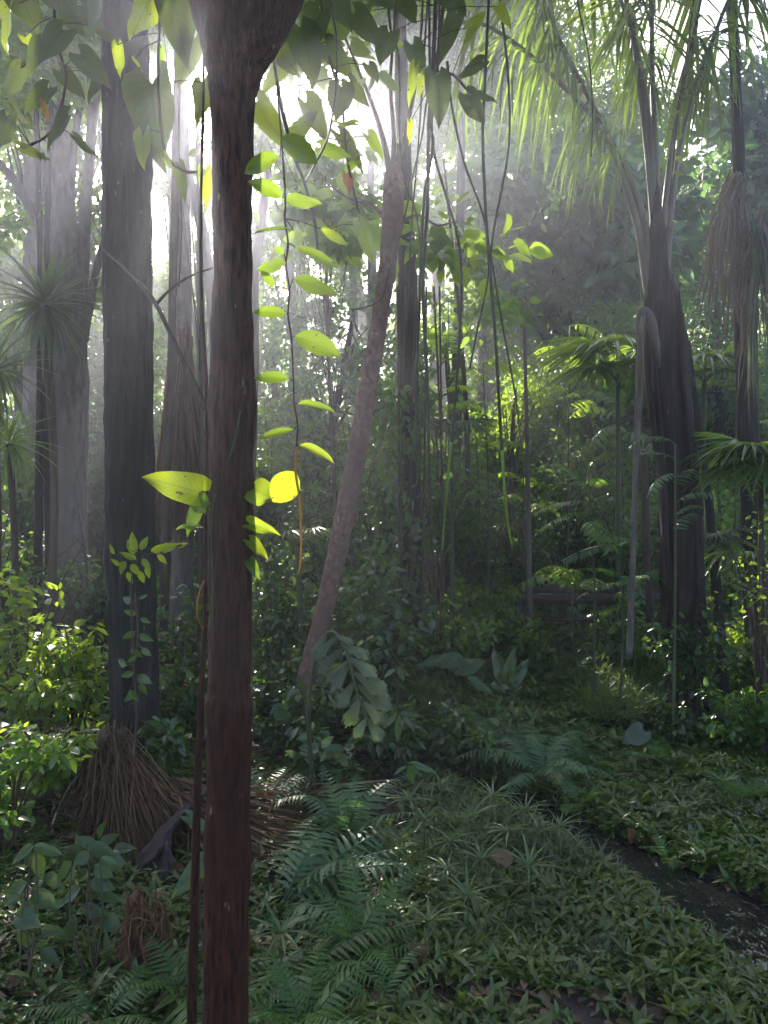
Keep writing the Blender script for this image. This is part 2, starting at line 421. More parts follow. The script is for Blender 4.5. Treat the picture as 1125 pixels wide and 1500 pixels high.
M = {}
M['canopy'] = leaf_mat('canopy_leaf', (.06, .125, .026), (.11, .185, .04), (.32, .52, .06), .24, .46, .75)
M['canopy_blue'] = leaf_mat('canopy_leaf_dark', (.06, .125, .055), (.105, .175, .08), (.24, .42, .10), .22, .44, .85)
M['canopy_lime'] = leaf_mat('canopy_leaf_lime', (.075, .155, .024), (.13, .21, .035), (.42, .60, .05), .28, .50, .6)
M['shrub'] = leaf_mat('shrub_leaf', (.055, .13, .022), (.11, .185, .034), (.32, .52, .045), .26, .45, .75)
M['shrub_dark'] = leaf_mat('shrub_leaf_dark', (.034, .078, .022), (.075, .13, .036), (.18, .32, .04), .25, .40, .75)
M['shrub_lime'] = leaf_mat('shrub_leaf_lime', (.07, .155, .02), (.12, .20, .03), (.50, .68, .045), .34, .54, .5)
M['broad'] = leaf_mat('broad_leaf', (.035, .08, .03), (.06, .11, .04), (.24, .36, .05), .3, .42, .6, veins=.6)
M['vine'] = leaf_mat('vine_leaf', (.05, .11, .02), (.07, .13, .025), (.34, .50, .035), .33, .5, .5, veins=.3)
M['vine_lime'] = leaf_mat('vine_leaf_lime', (.09, .16, .018), (.12, .18, .02), (.50, .62, .03), .33, .52, .5, veins=.45)
M['heart'] = leaf_mat('heart_leaf', (.04, .075, .02), (.05, .09, .022), (.15, .20, .03), .36, .32, .4, veins=.6)
M['ground_lance'] = leaf_mat('ground_lance_leaf', (.034, .068, .011), (.135, .165, .042), (.17, .25, .03), .35, .34, .5, brown=.04)
M['ground_ovate'] = leaf_mat('ground_ovate_leaf', (.034, .082, .012), (.075, .14, .020), (.20, .34, .03), .33, .38, .55, brown=.03)
M['grass'] = leaf_mat('grass_blade', (.05, .10, .02), (.09, .14, .03), (.25, .38, .05), .4, .4, .5)
M['fern'] = leaf_mat('fern_leaf', (.045, .11, .022), (.08, .16, .035), (.18, .34, .045), .45, .36, .45)
M['fern_blue'] = leaf_mat('fern_leaf_blue', (.06, .125, .05), (.09, .165, .07), (.14, .28, .06), .45, .32, .5)
M['sedge'] = leaf_mat('sedge_leaf', (.07, .125, .04), (.12, .175, .06), (.2, .33, .07), .3, .32, .6)
M['palm'] = leaf_mat('palm_leaf', (.055, .125, .026), (.10, .175, .04), (.30, .46, .04), .30, .42, .65)
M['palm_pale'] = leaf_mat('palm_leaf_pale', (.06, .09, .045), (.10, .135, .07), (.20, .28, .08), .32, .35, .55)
M['dry'] = leaf_mat('dry_frond', (.060, .032, .016), (.215, .125, .068), (.17, .09, .04), .55, .2, .3)
M['dry_grey'] = leaf_mat('dry_frond_grey', (.17, .13, .10), (.32, .25, .19), (.22, .16, .11), .6, .25, .3)
M['yellow'] = leaf_mat('yellow_leaf', (.45, .22, .03), (.5, .28, .04), (.5, .3, .03), .45, .4, .4)
M['redleaf'] = leaf_mat('orange_leaf', (.22, .09, .05), (.25, .11, .06), (.42, .20, .10), .45, .45, .4)
M['pale'] = leaf_mat('pale_mottled_leaf', (.05, .085, .05), (.13, .10, .10), (.12, .14, .08), .36, .3, .4, veins=.6)
M['bark_red'] = bark_mat('red_brown_bark', (.016, .008, .005), (.140, .064, .036), (.066, .036, .023), 75, .13, 1.0, .8, spots=(.22, .15, .105), foot=(1.34, (.74, .50, .40)), ramp=(.37, .66))
M['bark_dark'] = bark_mat('dark_bark', (.010, .009, .007), (.055, .046, .036), (.024, .030, .018), 34, .10, 1.0, spots=(.13, .13, .11))
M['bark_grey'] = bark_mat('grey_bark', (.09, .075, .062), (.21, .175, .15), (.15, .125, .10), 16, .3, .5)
M['bark_pale'] = bark_mat('pale_pink_bark', (.12, .062, .046), (.27, .165, .125), (.15, .088, .066), 26, .7, .7, ring=0, spots=(.36, .30, .26))
M['bark_palm'] = bark_mat('palm_bark', (.010, .008, .007), (.085, .060, .050), (.035, .028, .024), 24, .09, 1.0, spots=(.18, .15, .12))
M['bark_mid'] = bark_mat('brown_bark', (.05, .036, .026), (.13, .095, .068), (.09, .07, .05), 16, .2, .7)
M['stem'] = bark_mat('green_stem', (.05, .07, .03), (.09, .11, .05), (.07, .08, .04), 20, .2, .3, .6)
M['stalk'] = bark_mat('frond_stalk', (.12, .105, .075), (.24, .205, .16), (.17, .15, .11), 12, .1, .3, .5)
M['liana'] = bark_mat('liana_bark', (.045, .05, .025), (.09, .10, .045), (.06, .06, .035), 20, .2, .4, .6)
M['liana_green'] = leaf_mat('liana_tip', (.14, .24, .02), (.17, .27, .025), (.35, .5, .03), .4, .35, .4)
M['twig'] = bark_mat('twig_bark', (.05, .035, .022), (.11, .08, .055), (.07, .05, .035), 20, .2, .4)
M['stump'] = bark_mat('rotten_wood', (.03, .014, .007), (.20, .095, .046), (.10, .045, .022), 34, .2, 1.0)
M['sheath'] = bark_mat('palm_sheath', (.018, .013, .012), (.075, .055, .050), (.04, .031, .029), 40, .2, .9, .75)
M['wood'] = bark_mat('weathered_wood', (.05, .036, .03), (.12, .09, .075), (.08, .06, .052), 12, .9, .5, .75)

def ground_mat():
    m, nt, out = new_mat('forest_floor'); L = nt.links.new
    tc = N(nt, 'ShaderNodeTexCoord')
    n1 = N(nt, 'ShaderNodeTexNoise'); n1.inputs['Scale'].default_value = 9; n1.inputs['Detail'].default_value = 8; n1.inputs['Roughness'].default_value = .7
    v = N(nt, 'ShaderNodeTexVoronoi'); v.inputs['Scale'].default_value = 22
    L(tc.outputs['Object'], n1.inputs['Vector']); L(tc.outputs['Object'], v.inputs['Vector'])
    cr = N(nt, 'ShaderNodeValToRGB'); e = cr.color_ramp.elements
    e[0].position = .35; e[0].color = (.022, .016, .010, 1); e[1].position = .7; e[1].color = (.085, .058, .036, 1)
    L(n1.outputs['Fac'], cr.inputs[0])
    mx = N(nt, 'ShaderNodeMix', data_type='RGBA', blend_type='MULTIPLY'); mx.inputs[0].default_value = .6; L(cr.outputs[0], mx.inputs[6]); L(v.outputs['Color'], mx.inputs[7])
    bs = N(nt, 'ShaderNodeBsdfPrincipled'); L(mx.outputs[2], bs.inputs['Base Color']); bs.inputs['Roughness'].default_value = .75
    bp = N(nt, 'ShaderNodeBump'); bp.inputs['Distance'].default_value = .03; L(n1.outputs['Fac'], bp.inputs['Height']); L(bp.outputs[0], bs.inputs['Normal'])
    L(bs.outputs[0], out.inputs['Surface']); return m
M['ground'] = ground_mat()

def water_mat():
    m, nt, out = new_mat('stream_water'); L = nt.links.new
    tc = N(nt, 'ShaderNodeTexCoord'); mp = N(nt, 'ShaderNodeMapping'); mp.inputs['Scale'].default_value = (1.6, .8, 1); mp.inputs['Rotation'].default_value = (0, 0, .5); L(tc.outputs['Object'], mp.inputs[0])
    n1 = N(nt, 'ShaderNodeTexNoise'); n1.inputs['Scale'].default_value = 9; n1.inputs['Detail'].default_value = 2; n1.inputs['Distortion'].default_value = .7; L(mp.outputs[0], n1.inputs['Vector'])
    bs = N(nt, 'ShaderNodeBsdfPrincipled'); bs.inputs['Base Color'].default_value = (.016, .015, .014, 1); bs.inputs['Roughness'].default_value = .04
    bs.inputs['IOR'].default_value = 1.33
    bp = N(nt, 'ShaderNodeBump'); bp.inputs['Strength'].default_value = 1.0; bp.inputs['Distance'].default_value = .026; L(n1.outputs['Fac'], bp.inputs['Height']); L(bp.outputs[0], bs.inputs['Normal'])
    L(bs.outputs[0], out.inputs['Surface']); return m
M['water'] = water_mat()

# ------------------------------------------------------------------ things
def thing(name, label, cat, loc, group=None):
    o = bpy.data.objects.new(name, None); COL.objects.link(o)
    o.empty_display_size = .1
    o.location = [float(c) for c in loc]; o['_w'] = [float(c) for c in loc]
    o['label'] = label; o['category'] = cat
    if group: o['group'] = group
    return o
def tag(o, label, cat, group=None):
    o['label'] = label; o['category'] = cat
    if group: o['group'] = group
    return o

def rdir(n, up=0.0):
    d = rng.normal(0, 1, (n, 3)); d[:, 2] += up
    return nrm(d)

def scatter_leaves(mb, pos, T, size, out=None, flat=.9, cull=True, ws=1.0, droop=.25):
    if cull:
        k = keep(pos, mg=.25 * size); pos = pos[k]; out = out[k] if out is not None else None
    n = len(pos)
    if n == 0: return
    d = rdir(n)
    if out is not None: d = d * .8 + out
    d[:, 2] -= droop
    up = rng.normal(0, .55, (n, 3)); up[:, 2] += flat
    inst(mb, T, pos, d, up, size * rng.uniform(.6, 1.3, n), ws * rng.uniform(.8, 1.2, n))

def crown_pos(c, r, nclump, per, cr):
    """leaf positions in clumps filling an uneven ellipsoid shell"""
    d = rdir(nclump); rad = rng.random(nclump) ** .45
    rad *= 1 + .35 * vnoise(d * 1.9 + np.asarray(c) * .37)
    cc = np.asarray(c) + d * rad[:, None] * np.asarray(r)
    rr = cr * rng.uniform(.6, 1.3, nclump)
    p = cc[:, None] + rng.normal(0, .5, (nclump, per, 3)) * rr[:, None, None] * np.array([1, 1, .6])
    o = nrm(p - cc[:, None])
    return p.reshape(-1, 3), o.reshape(-1, 3), cc

def tree(name, label, cat, base, crowns, trunk_r, mat, leaf=.2, nclump=70, per=45, cr=.7, T=None, bark='bark_mid', group=None, via=(), sides=10):
    base = np.asarray(base, float)
    t = thing(name, label, cat, base, group)
    tb = MB(); lf = MB(); T = T or T_far
    main = np.asarray(crowns[0][0], float)
    pts = [base - np.array([0, 0, .2])] + list(via) + [main + np.array([0, 0, crowns[0][1][2] * .3])]
    if not via: pts.insert(1, base * .5 + main * .5 + rng.normal(0, .15, 3))
    rad = np.linspace(trunk_r, trunk_r * .3, len(pts)); rad[0] *= 1.25
    path = spline(np.column_stack([pts, rad]), 26)
    tube(tb, path[:, :3], path[:, 3], sides, .12, 5)
    for c, r in crowns:
        kc = float(np.clip(np.mean(r) / 1.15, .12, 1.5)) ** 1.6; p, o, cc = crown_pos(c, r, max(5, int(nclump * kc)), per, cr)
        scatter_leaves(lf, p, T, leaf, o, flat=.35, droop=.55)
        for q in cc[::max(1, len(cc) // 7)]:
            i = rng.integers(11, 25); s = path[i, :3]
            mid = s * .5 + q * .5 + np.array([0, 0, -.12 * np.linalg.norm(q - s) * rng.uniform(-.5, 1)])
            if keep(np.array([mid, q])).all(): tube(tb, [s, mid, q], [path[i, 3] * .38, path[i, 3] * .2, .008], 5, n=7, cap=False)
    tb.build('trunk', M[bark], t); lf.build('crown', M[mat], t)
    return t

def shrub(name, label, cat, base, h, spread, mat='shrub', leaf=.09, nst=9, nl=70, T=None, group=None, lean=(0, 0), cull=True, lo=.2, tw=.12, ws=1.0):
    base = np.asarray(base, float); T = T or T_ov
    t = thing(name, label, cat, base, group)
    sb = MB(); lb = MB()
    for i in range(nst):
        a = rng.uniform(0, 2 * PI); s = spread * rng.uniform(.25, 1); hh = h * rng.uniform(.55, 1.05) * (1 - .25 * (s / spread) ** 2)
        tip = base + np.array([math.cos(a) * s + lean[0], math.sin(a) * s + lean[1], hh])
        mid = base * .5 + tip * .5 + np.array([-math.cos(a) * s * .15, -math.sin(a) * s * .15, hh * .12])
        b0 = base + np.array([math.cos(a), math.sin(a), 0]) * .04 * spread; b0[2] -= .05
        q = spline([b0, mid, tip], 14)
        tube(sb, q, np.linspace(.006 + .006 * h, .003, 14), 5, cap=False)
        u = rng.uniform(lo, 1, nl) ** .8; k = u * 13; ki = np.minimum(k.astype(int), 12); f = (k - ki)[:, None]
        p = q[ki] * (1 - f) + q[ki + 1] * f
        o = rdir(nl, .1); o[:, 2] *= .5
        p = p + o * (rng.random(nl)[:, None] ** .6) * tw * h
        scatter_leaves(lb, p, T, leaf, nrm(o), flat=1.2, cull=cull, ws=ws)
        for j in range(0, nl, 9): tube(sb, [q[ki[j]], p[j]], [.004, .0015], 3, cap=False)
    sb.build('stem', M['twig'], t); lb.build('foliage', M[mat], t)
    return t

def fern(label, base, n, L, az=(0, 360), mat='fern', Ts=None, group='ferns on the forest floor', name='fern', tilt=(0, 15), cull=False):
    base = np.asarray(base, float); Ts = Ts or T_fern
    t = thing(name, label, 'fern', base, group)
    for i in range(n):
        lb = MB()
        a = R(az[0] + (az[1] - az[0]) * (i + rng.uniform(.1, .9)) / n); e = R(rng.uniform(*tilt))
        d = np.array([math.cos(a) * math.cos(e), math.sin(a) * math.cos(e), math.sin(e)])
        inst(lb, Ts[rng.integers(len(Ts))], base, d, np.array([rng.normal(0, .15), rng.normal(0, .15), 1]), L * rng.uniform(.75, 1.1))
        lb.build('frond', M[mat], t)
    return t

def rosette(label, base, top, n, L, mat='palm', w=.045, name='spiky_plant', cat='plant', group=None, spread=(-50, 85), droop=.5, stem_r=.04):
    base = np.asarray(base, float); top = np.asarray(top, float)
    t = thing(name, label, cat, base, group)
    sb = MB(); tube(sb, [base - np.array([0, 0, .1]), base * .5 + top * .5 + rng.normal(0, .03, 3), top], [stem_r * 1.2, stem_r, stem_r], 8, .15, 9, n=12); sb.build('stem', M['bark_mid'], t)
    lb = MB(); T = leafT(9, w, 'strap', 3, .5, droop)
    for i in range(n):
        a = i * 2.399; e = R(spread[0] + (spread[1] - spread[0]) * ((i + .5) / n))
        d = np.array([math.cos(a) * math.cos(e), math.sin(a) * math.cos(e), math.sin(e)])
        inst(lb, T, top + d * .03, d + rng.normal(0, .08, 3), np.array([0, 0, 1.]), L * rng.uniform(.75, 1.1))
    lb.build('leaf_rosette', M[mat], t)
    return t

def fan_palm(label, base, hub, leaves, L, mat='palm', group='fan palms of the understorey'):
    """leaves: list of (azimuth, elevation of the petiole, petiole length)"""
    base = np.asarray(base, float); hub = np.asarray(hub, float)
    t = thing('fan_palm', label, 'palm', base, group)
    sb = MB(); tube(sb, [base - np.array([0, 0, .1]), (base + hub) / 2 + rng.normal(0, .02, 3), hub], [.035, .028, .025], 7, .2, 12, n=10)
    for az, el, pl in leaves:
        d = np.array([math.cos(R(az)) * math.cos(R(el)), math.sin(R(az)) * math.cos(R(el)), math.sin(R(el))])
        e = hub + d * pl; m = hub + d * pl * .55 + np.array([0, 0, .08 * pl])
        tube(sb, [hub, m, e], [.012, .009, .006], 5, n=8, cap=False)
        lb = MB(); f = d.copy(); f[2] -= .55
        inst(lb, T_fan[rng.integers(2)], e, f, np.array([0, 0, 1.]) + d * .5, L * rng.uniform(.85, 1.1))
        lb.build('fan_leaf', M[mat], t)
    sb.build('stem', M['stem'], t)
    return t

def pinnate_plant(label, base, hub, n, L, mat='shrub', az=(0, 1080), tilt=(-25, 40), Ts=None, group='saplings with feathery leaves', name='feathery_sapling', cull=False):
    base = np.asarray(base, float); hub = np.asarray(hub, float); Ts = Ts or T_pinn
    t = thing(name, label, 'sapling', base, group)
    sb = MB(); tube(sb, [base - np.array([0, 0, .1]), (base + hub) / 2 + rng.normal(0, .03, 3), hub], [.016, .012, .008], 6, n=10); sb.build('stem', M['stem'], t)
    for i in range(n):
        lb = MB()
        a = R(az[0] + (az[1] - az[0]) * (i + rng.uniform(.1, .9)) / n); e = R(rng.uniform(*tilt))
        d = np.array([math.cos(a) * math.cos(e), math.sin(a) * math.cos(e), math.sin(e)])
        h0 = hub * (1 - .34 * i / n) + base * .34 * i / n; inst(lb, Ts[rng.integers(len(Ts))], h0, d, np.array([rng.normal(0, .2), rng.normal(0, .2), 1]), L * rng.uniform(.75, 1.1))
        lb.build('compound_leaf', M[mat], t)
    return t

def leaf_at(mb, base, tip, w, T, face=None, rnd=None):
    """one leaf from base to tip, w = width over length"""
    if T is T_heart: T = T_hearts[rng.integers(4)]
    elif T is T_ell: T = T_ells[rng.integers(4)]
    base = np.asarray(base, float); tip = np.asarray(tip, float); d = tip - base; L = np.linalg.norm(d)
    hw = np.abs(T['v'][:, 0]).max() * 2
    up = np.array([0, -.8, .6]) if face is None else np.asarray(face, float)
    inst(mb, T, base, d, up, L, w / hw, None if rnd is None else np.array([rnd]))

# ================================================================== SUNBEAMS
for px, py, Y, r in [
    (430, 500, 2.2, .16), (435, 600, 2.2, .16), (440, 690, 2.2, .20), (255, 712, 2.6, .16), (390, 730, 2.6, .16), (385, 790, 2.6, .12),
    (30, 820, 6, .6), (90, 900, 6, .62), (130, 990, 5.9, .45), (20, 980, 5.8, .6), (60, 1060, 5.6, .45), (140, 850, 6.2, .4), (90, 820, 6.2, .5), (800, 260, 7, .55), (860, 330, 8, .6), (720, 330, 7, .45), (760, 200, 6, .4), (950, 620, 9, .3), (870, 690, 7.6, .25), (1040, 640, 8, .3), (15, 1350, 3.7, .16), (50, 1250, 3.9, .12), (205, 812, 4.9, .22),
    (755, 585, 12.4, .75), (800, 540, 12.4, .5), (715, 640, 12.2, .5), (770, 690, 10.4, .4), (835, 478, 10.5, .5), (715, 530, 9.5, .4), (900, 600, 9.5, .4), (868, 700, 7.6, .3), (840, 835, 9.2, .3), (560, 760, 10, .3), (665, 915, 9, .25), (910, 1000, 8.0, .45), (1075, 985, 8.2, .4),
    (985, 220, 6.6, .35), (935, 90, 6.6, .35), (780, 120, 8, .9), (690, 60, 6, .45), (200, 30, 3.2, .3), (20, 60, 3.2, .25), (1105, 540, 7, .3), (905, 790, 8, .3), (950, 520, 8, .2),
    (305, 900, 2.5, .10), (305, 1080, 2.5, .10), (368, 1100, 2.5, .09), (305, 760, 2.5, .10), (305, 1250, 2.5, .08),
    (405, 520, 5, .10), (455, 570, 5, .16), (520, 560, 5.2, .14), (600, 510, 5.6, .17), (236, 560, 6.5, .16), (262, 590, 7, .14), (288, 560, 7.5, .10), (228, 480, 8, .2), (350, 640, 5, .07), (255, 620, 9.5, .45), (760, 500, 8, .2), (840, 420, 7, .25), (90, 560, 9, .35), (30, 420, 9, .4),
    (850, 200, 6, .5), (1000, 330, 7, .3), (640, 250, 5, .25), (520, 250, 5, .22), (450, 200, 4, .16), (180, 250, 5, .35), (80, 250, 6, .4), (330, 150, 2.4, .22), (420, 300, 2.4, .14), (470, 120, 2, .14),
    (700, 200, 2.5, .2), (900, 250, 3, .25), (120, 200, 2.6, .2), (560, 100, 1.4, .12), (300, 250, 1.4, .14), (800, 100, 1.6, .14), (990, 450, 6.8, .2), (690, 700, 5, .15), (745, 760, 5, .15),
    (450, 900, 6, .12), (530, 640, 6.3, .22), (180, 1180, 5, .14), (215, 1240, 4.7, .08), (420, 1220, 4.9, .14), (215, 1370, 3.7, .08), (1000, 1300, 4.22, .15), (1090, 1362, 3.85, .18), (880, 1240, 4.78, .10), (950, 1265, 4.5, .1)    , (340, 80, 1.3, .26), (340, 180, 1.9, .24), (250, 60, 2.0, .16), (480, 160, 1.6, .12), (640, 120, 2.2, .16), (800, 200, 2.6, .25), (300, 110, 1.8, .30), (200, 150, 2.6, .32), (430, 150, 2.6, .19), (100, 160, 3.6, .36), (560, 170, 3.2, .2), (700, 220, 3.2, .25), (850, 380, 14.6, .9), (790, 310, 14.8, .8), (910, 310, 15, .7), (1080, 260, 16, .8), (860, 160, 3.8, .42), (1010, 200, 4.4, .42), (330, 330, 2.2, .22), (180, 380, 4.5, .35), (470, 420, 4.5, .22)]:
    beam(P(px, py, Y), r)
for k in range(55):
    beam(P(rng.uniform(0, 1125), rng.uniform(480, 1060), rng.uniform(6, 13)), rng.uniform(.02, .08))
for k in range(26):
    beam(P(rng.uniform(0, 560), rng.uniform(780, 1250), rng.uniform(4, 6.5)), rng.uniform(.03, .08))

# ================================================================== SETTING
def build_ground():
    xs = np.concatenate([-np.geomspace(90, 4.6, 40), np.arange(-4.5, 4.8, .065), np.geomspace(4.8, 90, 40)])
    ys = np.concatenate([-np.geomspace(40, 1, 14), np.arange(-.8, 1.9, .3), np.arange(2, 10, .065), np.geomspace(10.1, 135, 50)])
    X, Y = np.meshgrid(xs, ys)
    Z = gz(X.ravel(), Y.ravel()).reshape(X.shape)
    fine = .022 * fbm(np.stack([X * 7, Y * 7, X * 0], -1), 3) * ((Y < 11) & (np.abs(X) < 5))
    Z = Z + fine
    mb = MB(); nx = len(xs); ny = len(ys)
    i = np.arange(ny - 1)[:, None] * nx; j = np.arange(nx - 1)[None]
    f = np.stack([i + j, i + j + 1, i + nx + j + 1, i + nx + j], -1).reshape(-1, 4)
    mb.add(np.stack([X, Y, Z], -1).reshape(-1, 3), [f], np.zeros((nx * ny, 3)))
    o = mb.build('ground', M['ground']); o['kind'] = 'structure'
build_ground()

def build_stream():
    mb = MB(); q = _sp; t = nrm(np.gradient(q[:, :2], axis=0)); n = np.column_stack([-t[:, 1], t[:, 0]])
    rows = []
    for u in np.linspace(-1, 1, 9): rows.append(q[:, :2] + n * (q[:, 2:3] + .10) * u)
    V = np.stack(rows, 1); Z = np.full(V.shape[:2], -.055) + .006 * vnoise(np.concatenate([V * 5, V[..., :1] * 0], -1))
    V = np.concatenate([V, Z[..., None]], -1); m = len(q); k = 9
    i = np.arange(m - 1)[:, None] * k; j = np.arange(k - 1)[None]
    f = np.stack([i + j, i + j + 1, i + k + j + 1, i + k + j], -1).reshape(-1, 4)
    mb.add(V.reshape(-1, 3), [f]); o = mb.build('stream', M['water']); o['kind'] = 'structure'
build_stream()

# ================================================================== BIG TRUNKS
def px_path(rows, Y):
    """rows (centre px, py, width px[, Y]) -> points, radii"""
    p = []; r = []
    for row in rows:
        y = row[3] if len(row) > 3 else Y
        p.append(P(row[0], row[1], y)); r.append(row[2] / 2 / F * y)
    return np.array(p), np.array(r)

# the forked foreground tree
b = GY(331, 2.5)
t = thing('tree', 'slim reddish brown tree in the foreground that widens into a fork at the top', 'tree', b)
mb = MB()
p, r = px_path([(330, 1720, 78), (330, 1600, 70), (330, 1480, 65), (333, 1300, 64), (335, 1120, 64), (335, 1060, 68), (335, 1030, 73), (335, 1012, 65), (335, 990, 62), (337, 860, 62), (339, 700, 63), (340, 610, 66), (341, 560, 62), (340, 400, 57), (339, 280, 56), (339, 190, 60), (341, 125, 72), (345, 75, 96), (350, 20, 112)], 2.5)
r = r * (1 + .035 * fbm(np.column_stack([p * 3.1]), 2)); tube(mb, p, r, 96, .085, 34, n=420, zs=.16)
p1, r1 = px_path([(345, 100, 70), (322, 0, 84), (300, -120, 78), (270, -320, 70, 2.45), (235, -560, 55, 2.4)], 2.5); tube(mb, p1, r1, 32, .05, 22, n=60, zs=.15)
p2, r2 = px_path([(345, 110, 64), (385, 20, 88), (440, -90, 80), (505, -250, 70, 2.55), (560, -520, 50, 2.6)], 2.5); tube(mb, p2, r2, 32, .05, 22, n=60, zs=.15)
mb.build('trunk', M['bark_red'], t)
lb = MB()
for c, rr in [((-1.2, 2.3, 5.6), (1.1, .9, .6)), ((.4, 2.8, 6.0), (1.2, 1.0, .6)), ((-.3, 1.5, 6.4), (1.6, 1.2, .6)), ((1.6, 2.6, 6.4), (1.2, 1.2, .5)), ((.6, 4.4, 6.9), (1.6, 1.0, .5)), ((2.4, 4.2, 7.0), (1.2, 1.2, .5)), ((-1.6, 4.2, 7.0), (1.3, 1.1, .5)), ((1.2, .6, 6.2), (1.4, 1.1, .5)), ((-1.6, .4, 6.2), (1.4, 1.1, .5))]:  # unseen crown; extra clumps added overhead to shade the near ground
    q, o, _ = crown_pos(c, rr, 85, 30, .36); scatter_leaves(lb, q, T_ov, .13, o)
lb.build('crown', M['canopy'], t)

# the climbing leaves that cling to it
t = thing('climbing_plant', 'lime green arrow leaved climber clinging to both sides of the forked foreground trunk', 'climber', P(312, 740, 2.52))
sb = MB(); tube(sb, [P(314, 1010, 2.46), P(312, 860, 2.45), P(313, 740, 2.45), P(340, 660, 2.43), P(352, 600, 2.43)], .004, 6, .2, 20, n=40); sb.build('stem', M['stem'], t)
for bb, tp, w, m_, f in [((292, 722), (210, 694), .58, 'vine_lime', (.1, -1, .25)), ((286, 726), (300, 752), .7, 'vine', (0, -1, .2)), ((372, 716), (402, 732), .9, 'vine_lime', (0, -1, .3)), ((398, 722), (438, 712), .55, 'vine', (0, -.7, .7)),
                         ((366, 768), (404, 777), .42, 'vine_lime', (0, -.9, .4)), ((366, 792), (392, 815), .45, 'vine_lime', (.2, -.7, .6)), ((290, 742), (272, 776), .5, 'vine', (0, -.9, .3)), ((366, 822), (376, 838), .5, 'vine', (0, -.8, .5)),
                         ((288, 772), (262, 768), .5, 'vine', (0, -.7, .7))]:
    lb = MB(); leaf_at(lb, P(*bb, 2.46), P(*tp, 2.40), w, T_heart if w > .4 else T_ell, f); lb.build('leaf', M[m_], t)
    sb = MB()

# hanging vine with alternate oval leaves
t = thing('hanging_vine', 'thin vine with two rows of oval green leaves hanging right of the forked foreground trunk', 'vine', P(418, 292, 2.2))
mb = MB()
vp = [(405, 120), (412, 200), (418, 292), (417, 320), (422, 357), (419, 388), (424, 425), (422, 462), (427, 497), (430, 560), (431, 590), (436, 625), (434, 655)]
vq = np.array([P(a, c, 2.2 + .02 * math.sin(i * 1.7)) for i, (a, c) in enumerate(vp)])
tube(mb, vq, np.linspace(.0030, .0026, len(vp)), 6, .15, 30, n=90, cap=False); mb.build('stem', M['twig'], t)
mb = MB(); tube(mb, [P(434, 655, 2.2), P(433, 690, 2.2), P(439, 735, 2.2), P(441, 790, 2.2), P(440, 825, 2.2), P(436, 842, 2.19)], [.0028, .0042, .0032, .003, .003, .0015], 6, n=40); mb.build('young_shoot', M['yellow'], t)
VL = [((430, 408), (499, 430), .50, 'vine', (0, -.9, .45)), ((432, 492), (494, 516), .46, 'vine', (0, -.9, .5)), ((435, 592), (487, 602), .36, 'vine', (0, -.8, .7)), ((438, 652), (486, 668), .34, 'vine_lime', (0, -.75, .7)),
      ((432, 362), (494, 384), .42, 'vine', (.1, -.8, .6)), ((420, 460), (371, 452), .50, 'vine', (0, -.9, .5)), ((424, 555), (372, 551), .46, 'vine', (0, -.8, .6)), ((431, 629), (374, 634), .34, 'vine', (0, -.8, .6)),
      ((419, 385), (374, 392), .55, 'vine', (-.2, -.8, .4)), ((434, 691), (398, 737), .70, 'vine_lime', (.25, -.95, .2)), ((430, 338), (364, 326), .40, 'vine', (0, -.5, .9)), ((414, 290), (368, 268), .55, 'vine', (-.2, -.9, .3)),
      ((417, 292), (478, 300), .55, 'vine', (.1, -.9, .3)), ((416, 372), (398, 356), .7, 'vine', (0, -.9, .3)), ((410, 230), (352, 250), .5, 'vine', (0, -.9, .4)), ((412, 200), (466, 232), .5, 'vine', (0, -.9, .4)),
      ((402, 420), (380, 398), .6, 'vine', (0, -.9, .3)), ((470, 335), (504, 362), .36, 'vine_lime', (.2, -.8, .4))]
for bb, tp, w, m_, f in VL:
    lb = MB(); B_ = P(*bb, 2.2); T_ = P(*tp, 2.2 + rng.uniform(-.04, .03)); T_ = T_ + rng.normal(0, .007, 3); f = np.array(f) + rng.normal(0, .22, 3); leaf_at(lb, B_, T_, w * rng.uniform(.85, 1.12), T_ell, f)
    lf_ = lb.build('leaf', M[m_], t); lf_['_w'] = list(t['_w'])
    k = np.argmin(np.abs(vq[:, 2] - B_[2])); sb = MB(); tube(sb, [vq[k] + (B_ - vq[k]) * .02, (vq[k] + B_) / 2 + np.array([0, 0, .004]), B_], .0016, 5, cap=False); sb.build('leaf_stalk', M['twig'], lf_)

# thin stem beside it, and the snapped twig
t = thing('slender_stem', 'thin reddish stem standing close behind the left side of the forked foreground trunk', 'sapling', GY(284, 2.85))
mb = MB(); p, r = px_path([(279, 1650, 15), (282, 1450, 14), (288, 1200, 12), (295, 1020, 9), (301, 860, 7), (303, 600, 6), (297, 460, 4), (294, 330, 4), (298, 120, 4), (300, -120, 3)], 2.85); tube(mb, p, r, 12, .12, 30, n=120); mb.build('stem', M['bark_red'], t)
mb = MB(); tube(mb, [P(299, 850, 2.8), P(291, 872, 2.78), P(289, 900, 2.77), P(298, 925, 2.78)], [.002, .003, .003, .001], 6, n=20); mb.build('tendril', M['yellow'], t)
t = thing('broken_branch', 'bare dead branch slanting down from the thick dark trunk to the foreground trunk', 'branch', P(302, 597, 2.9))
mb = MB(); p, r = px_path([(150, 365, 3, 3.6), (190, 400, 5, 3.3), (226, 442, 7, 3.1), (264, 520, 7, 3), (284, 560, 8, 2.9), (303, 600, 8, 2.8)], 3); tube(mb, p, r, 8, .15, 30, n=50); mb.build('limb', M['twig'], t)
mb = MB(); p, r = px_path([(228, 446, 5, 3.1), (252, 422, 4, 3.1), (280, 404, 3, 3.15), (312, 392, 2, 3.2)], 3.1); tube(mb, p, r, 6, .15, 30, n=24); mb.build('side_twig', M['twig'], t)

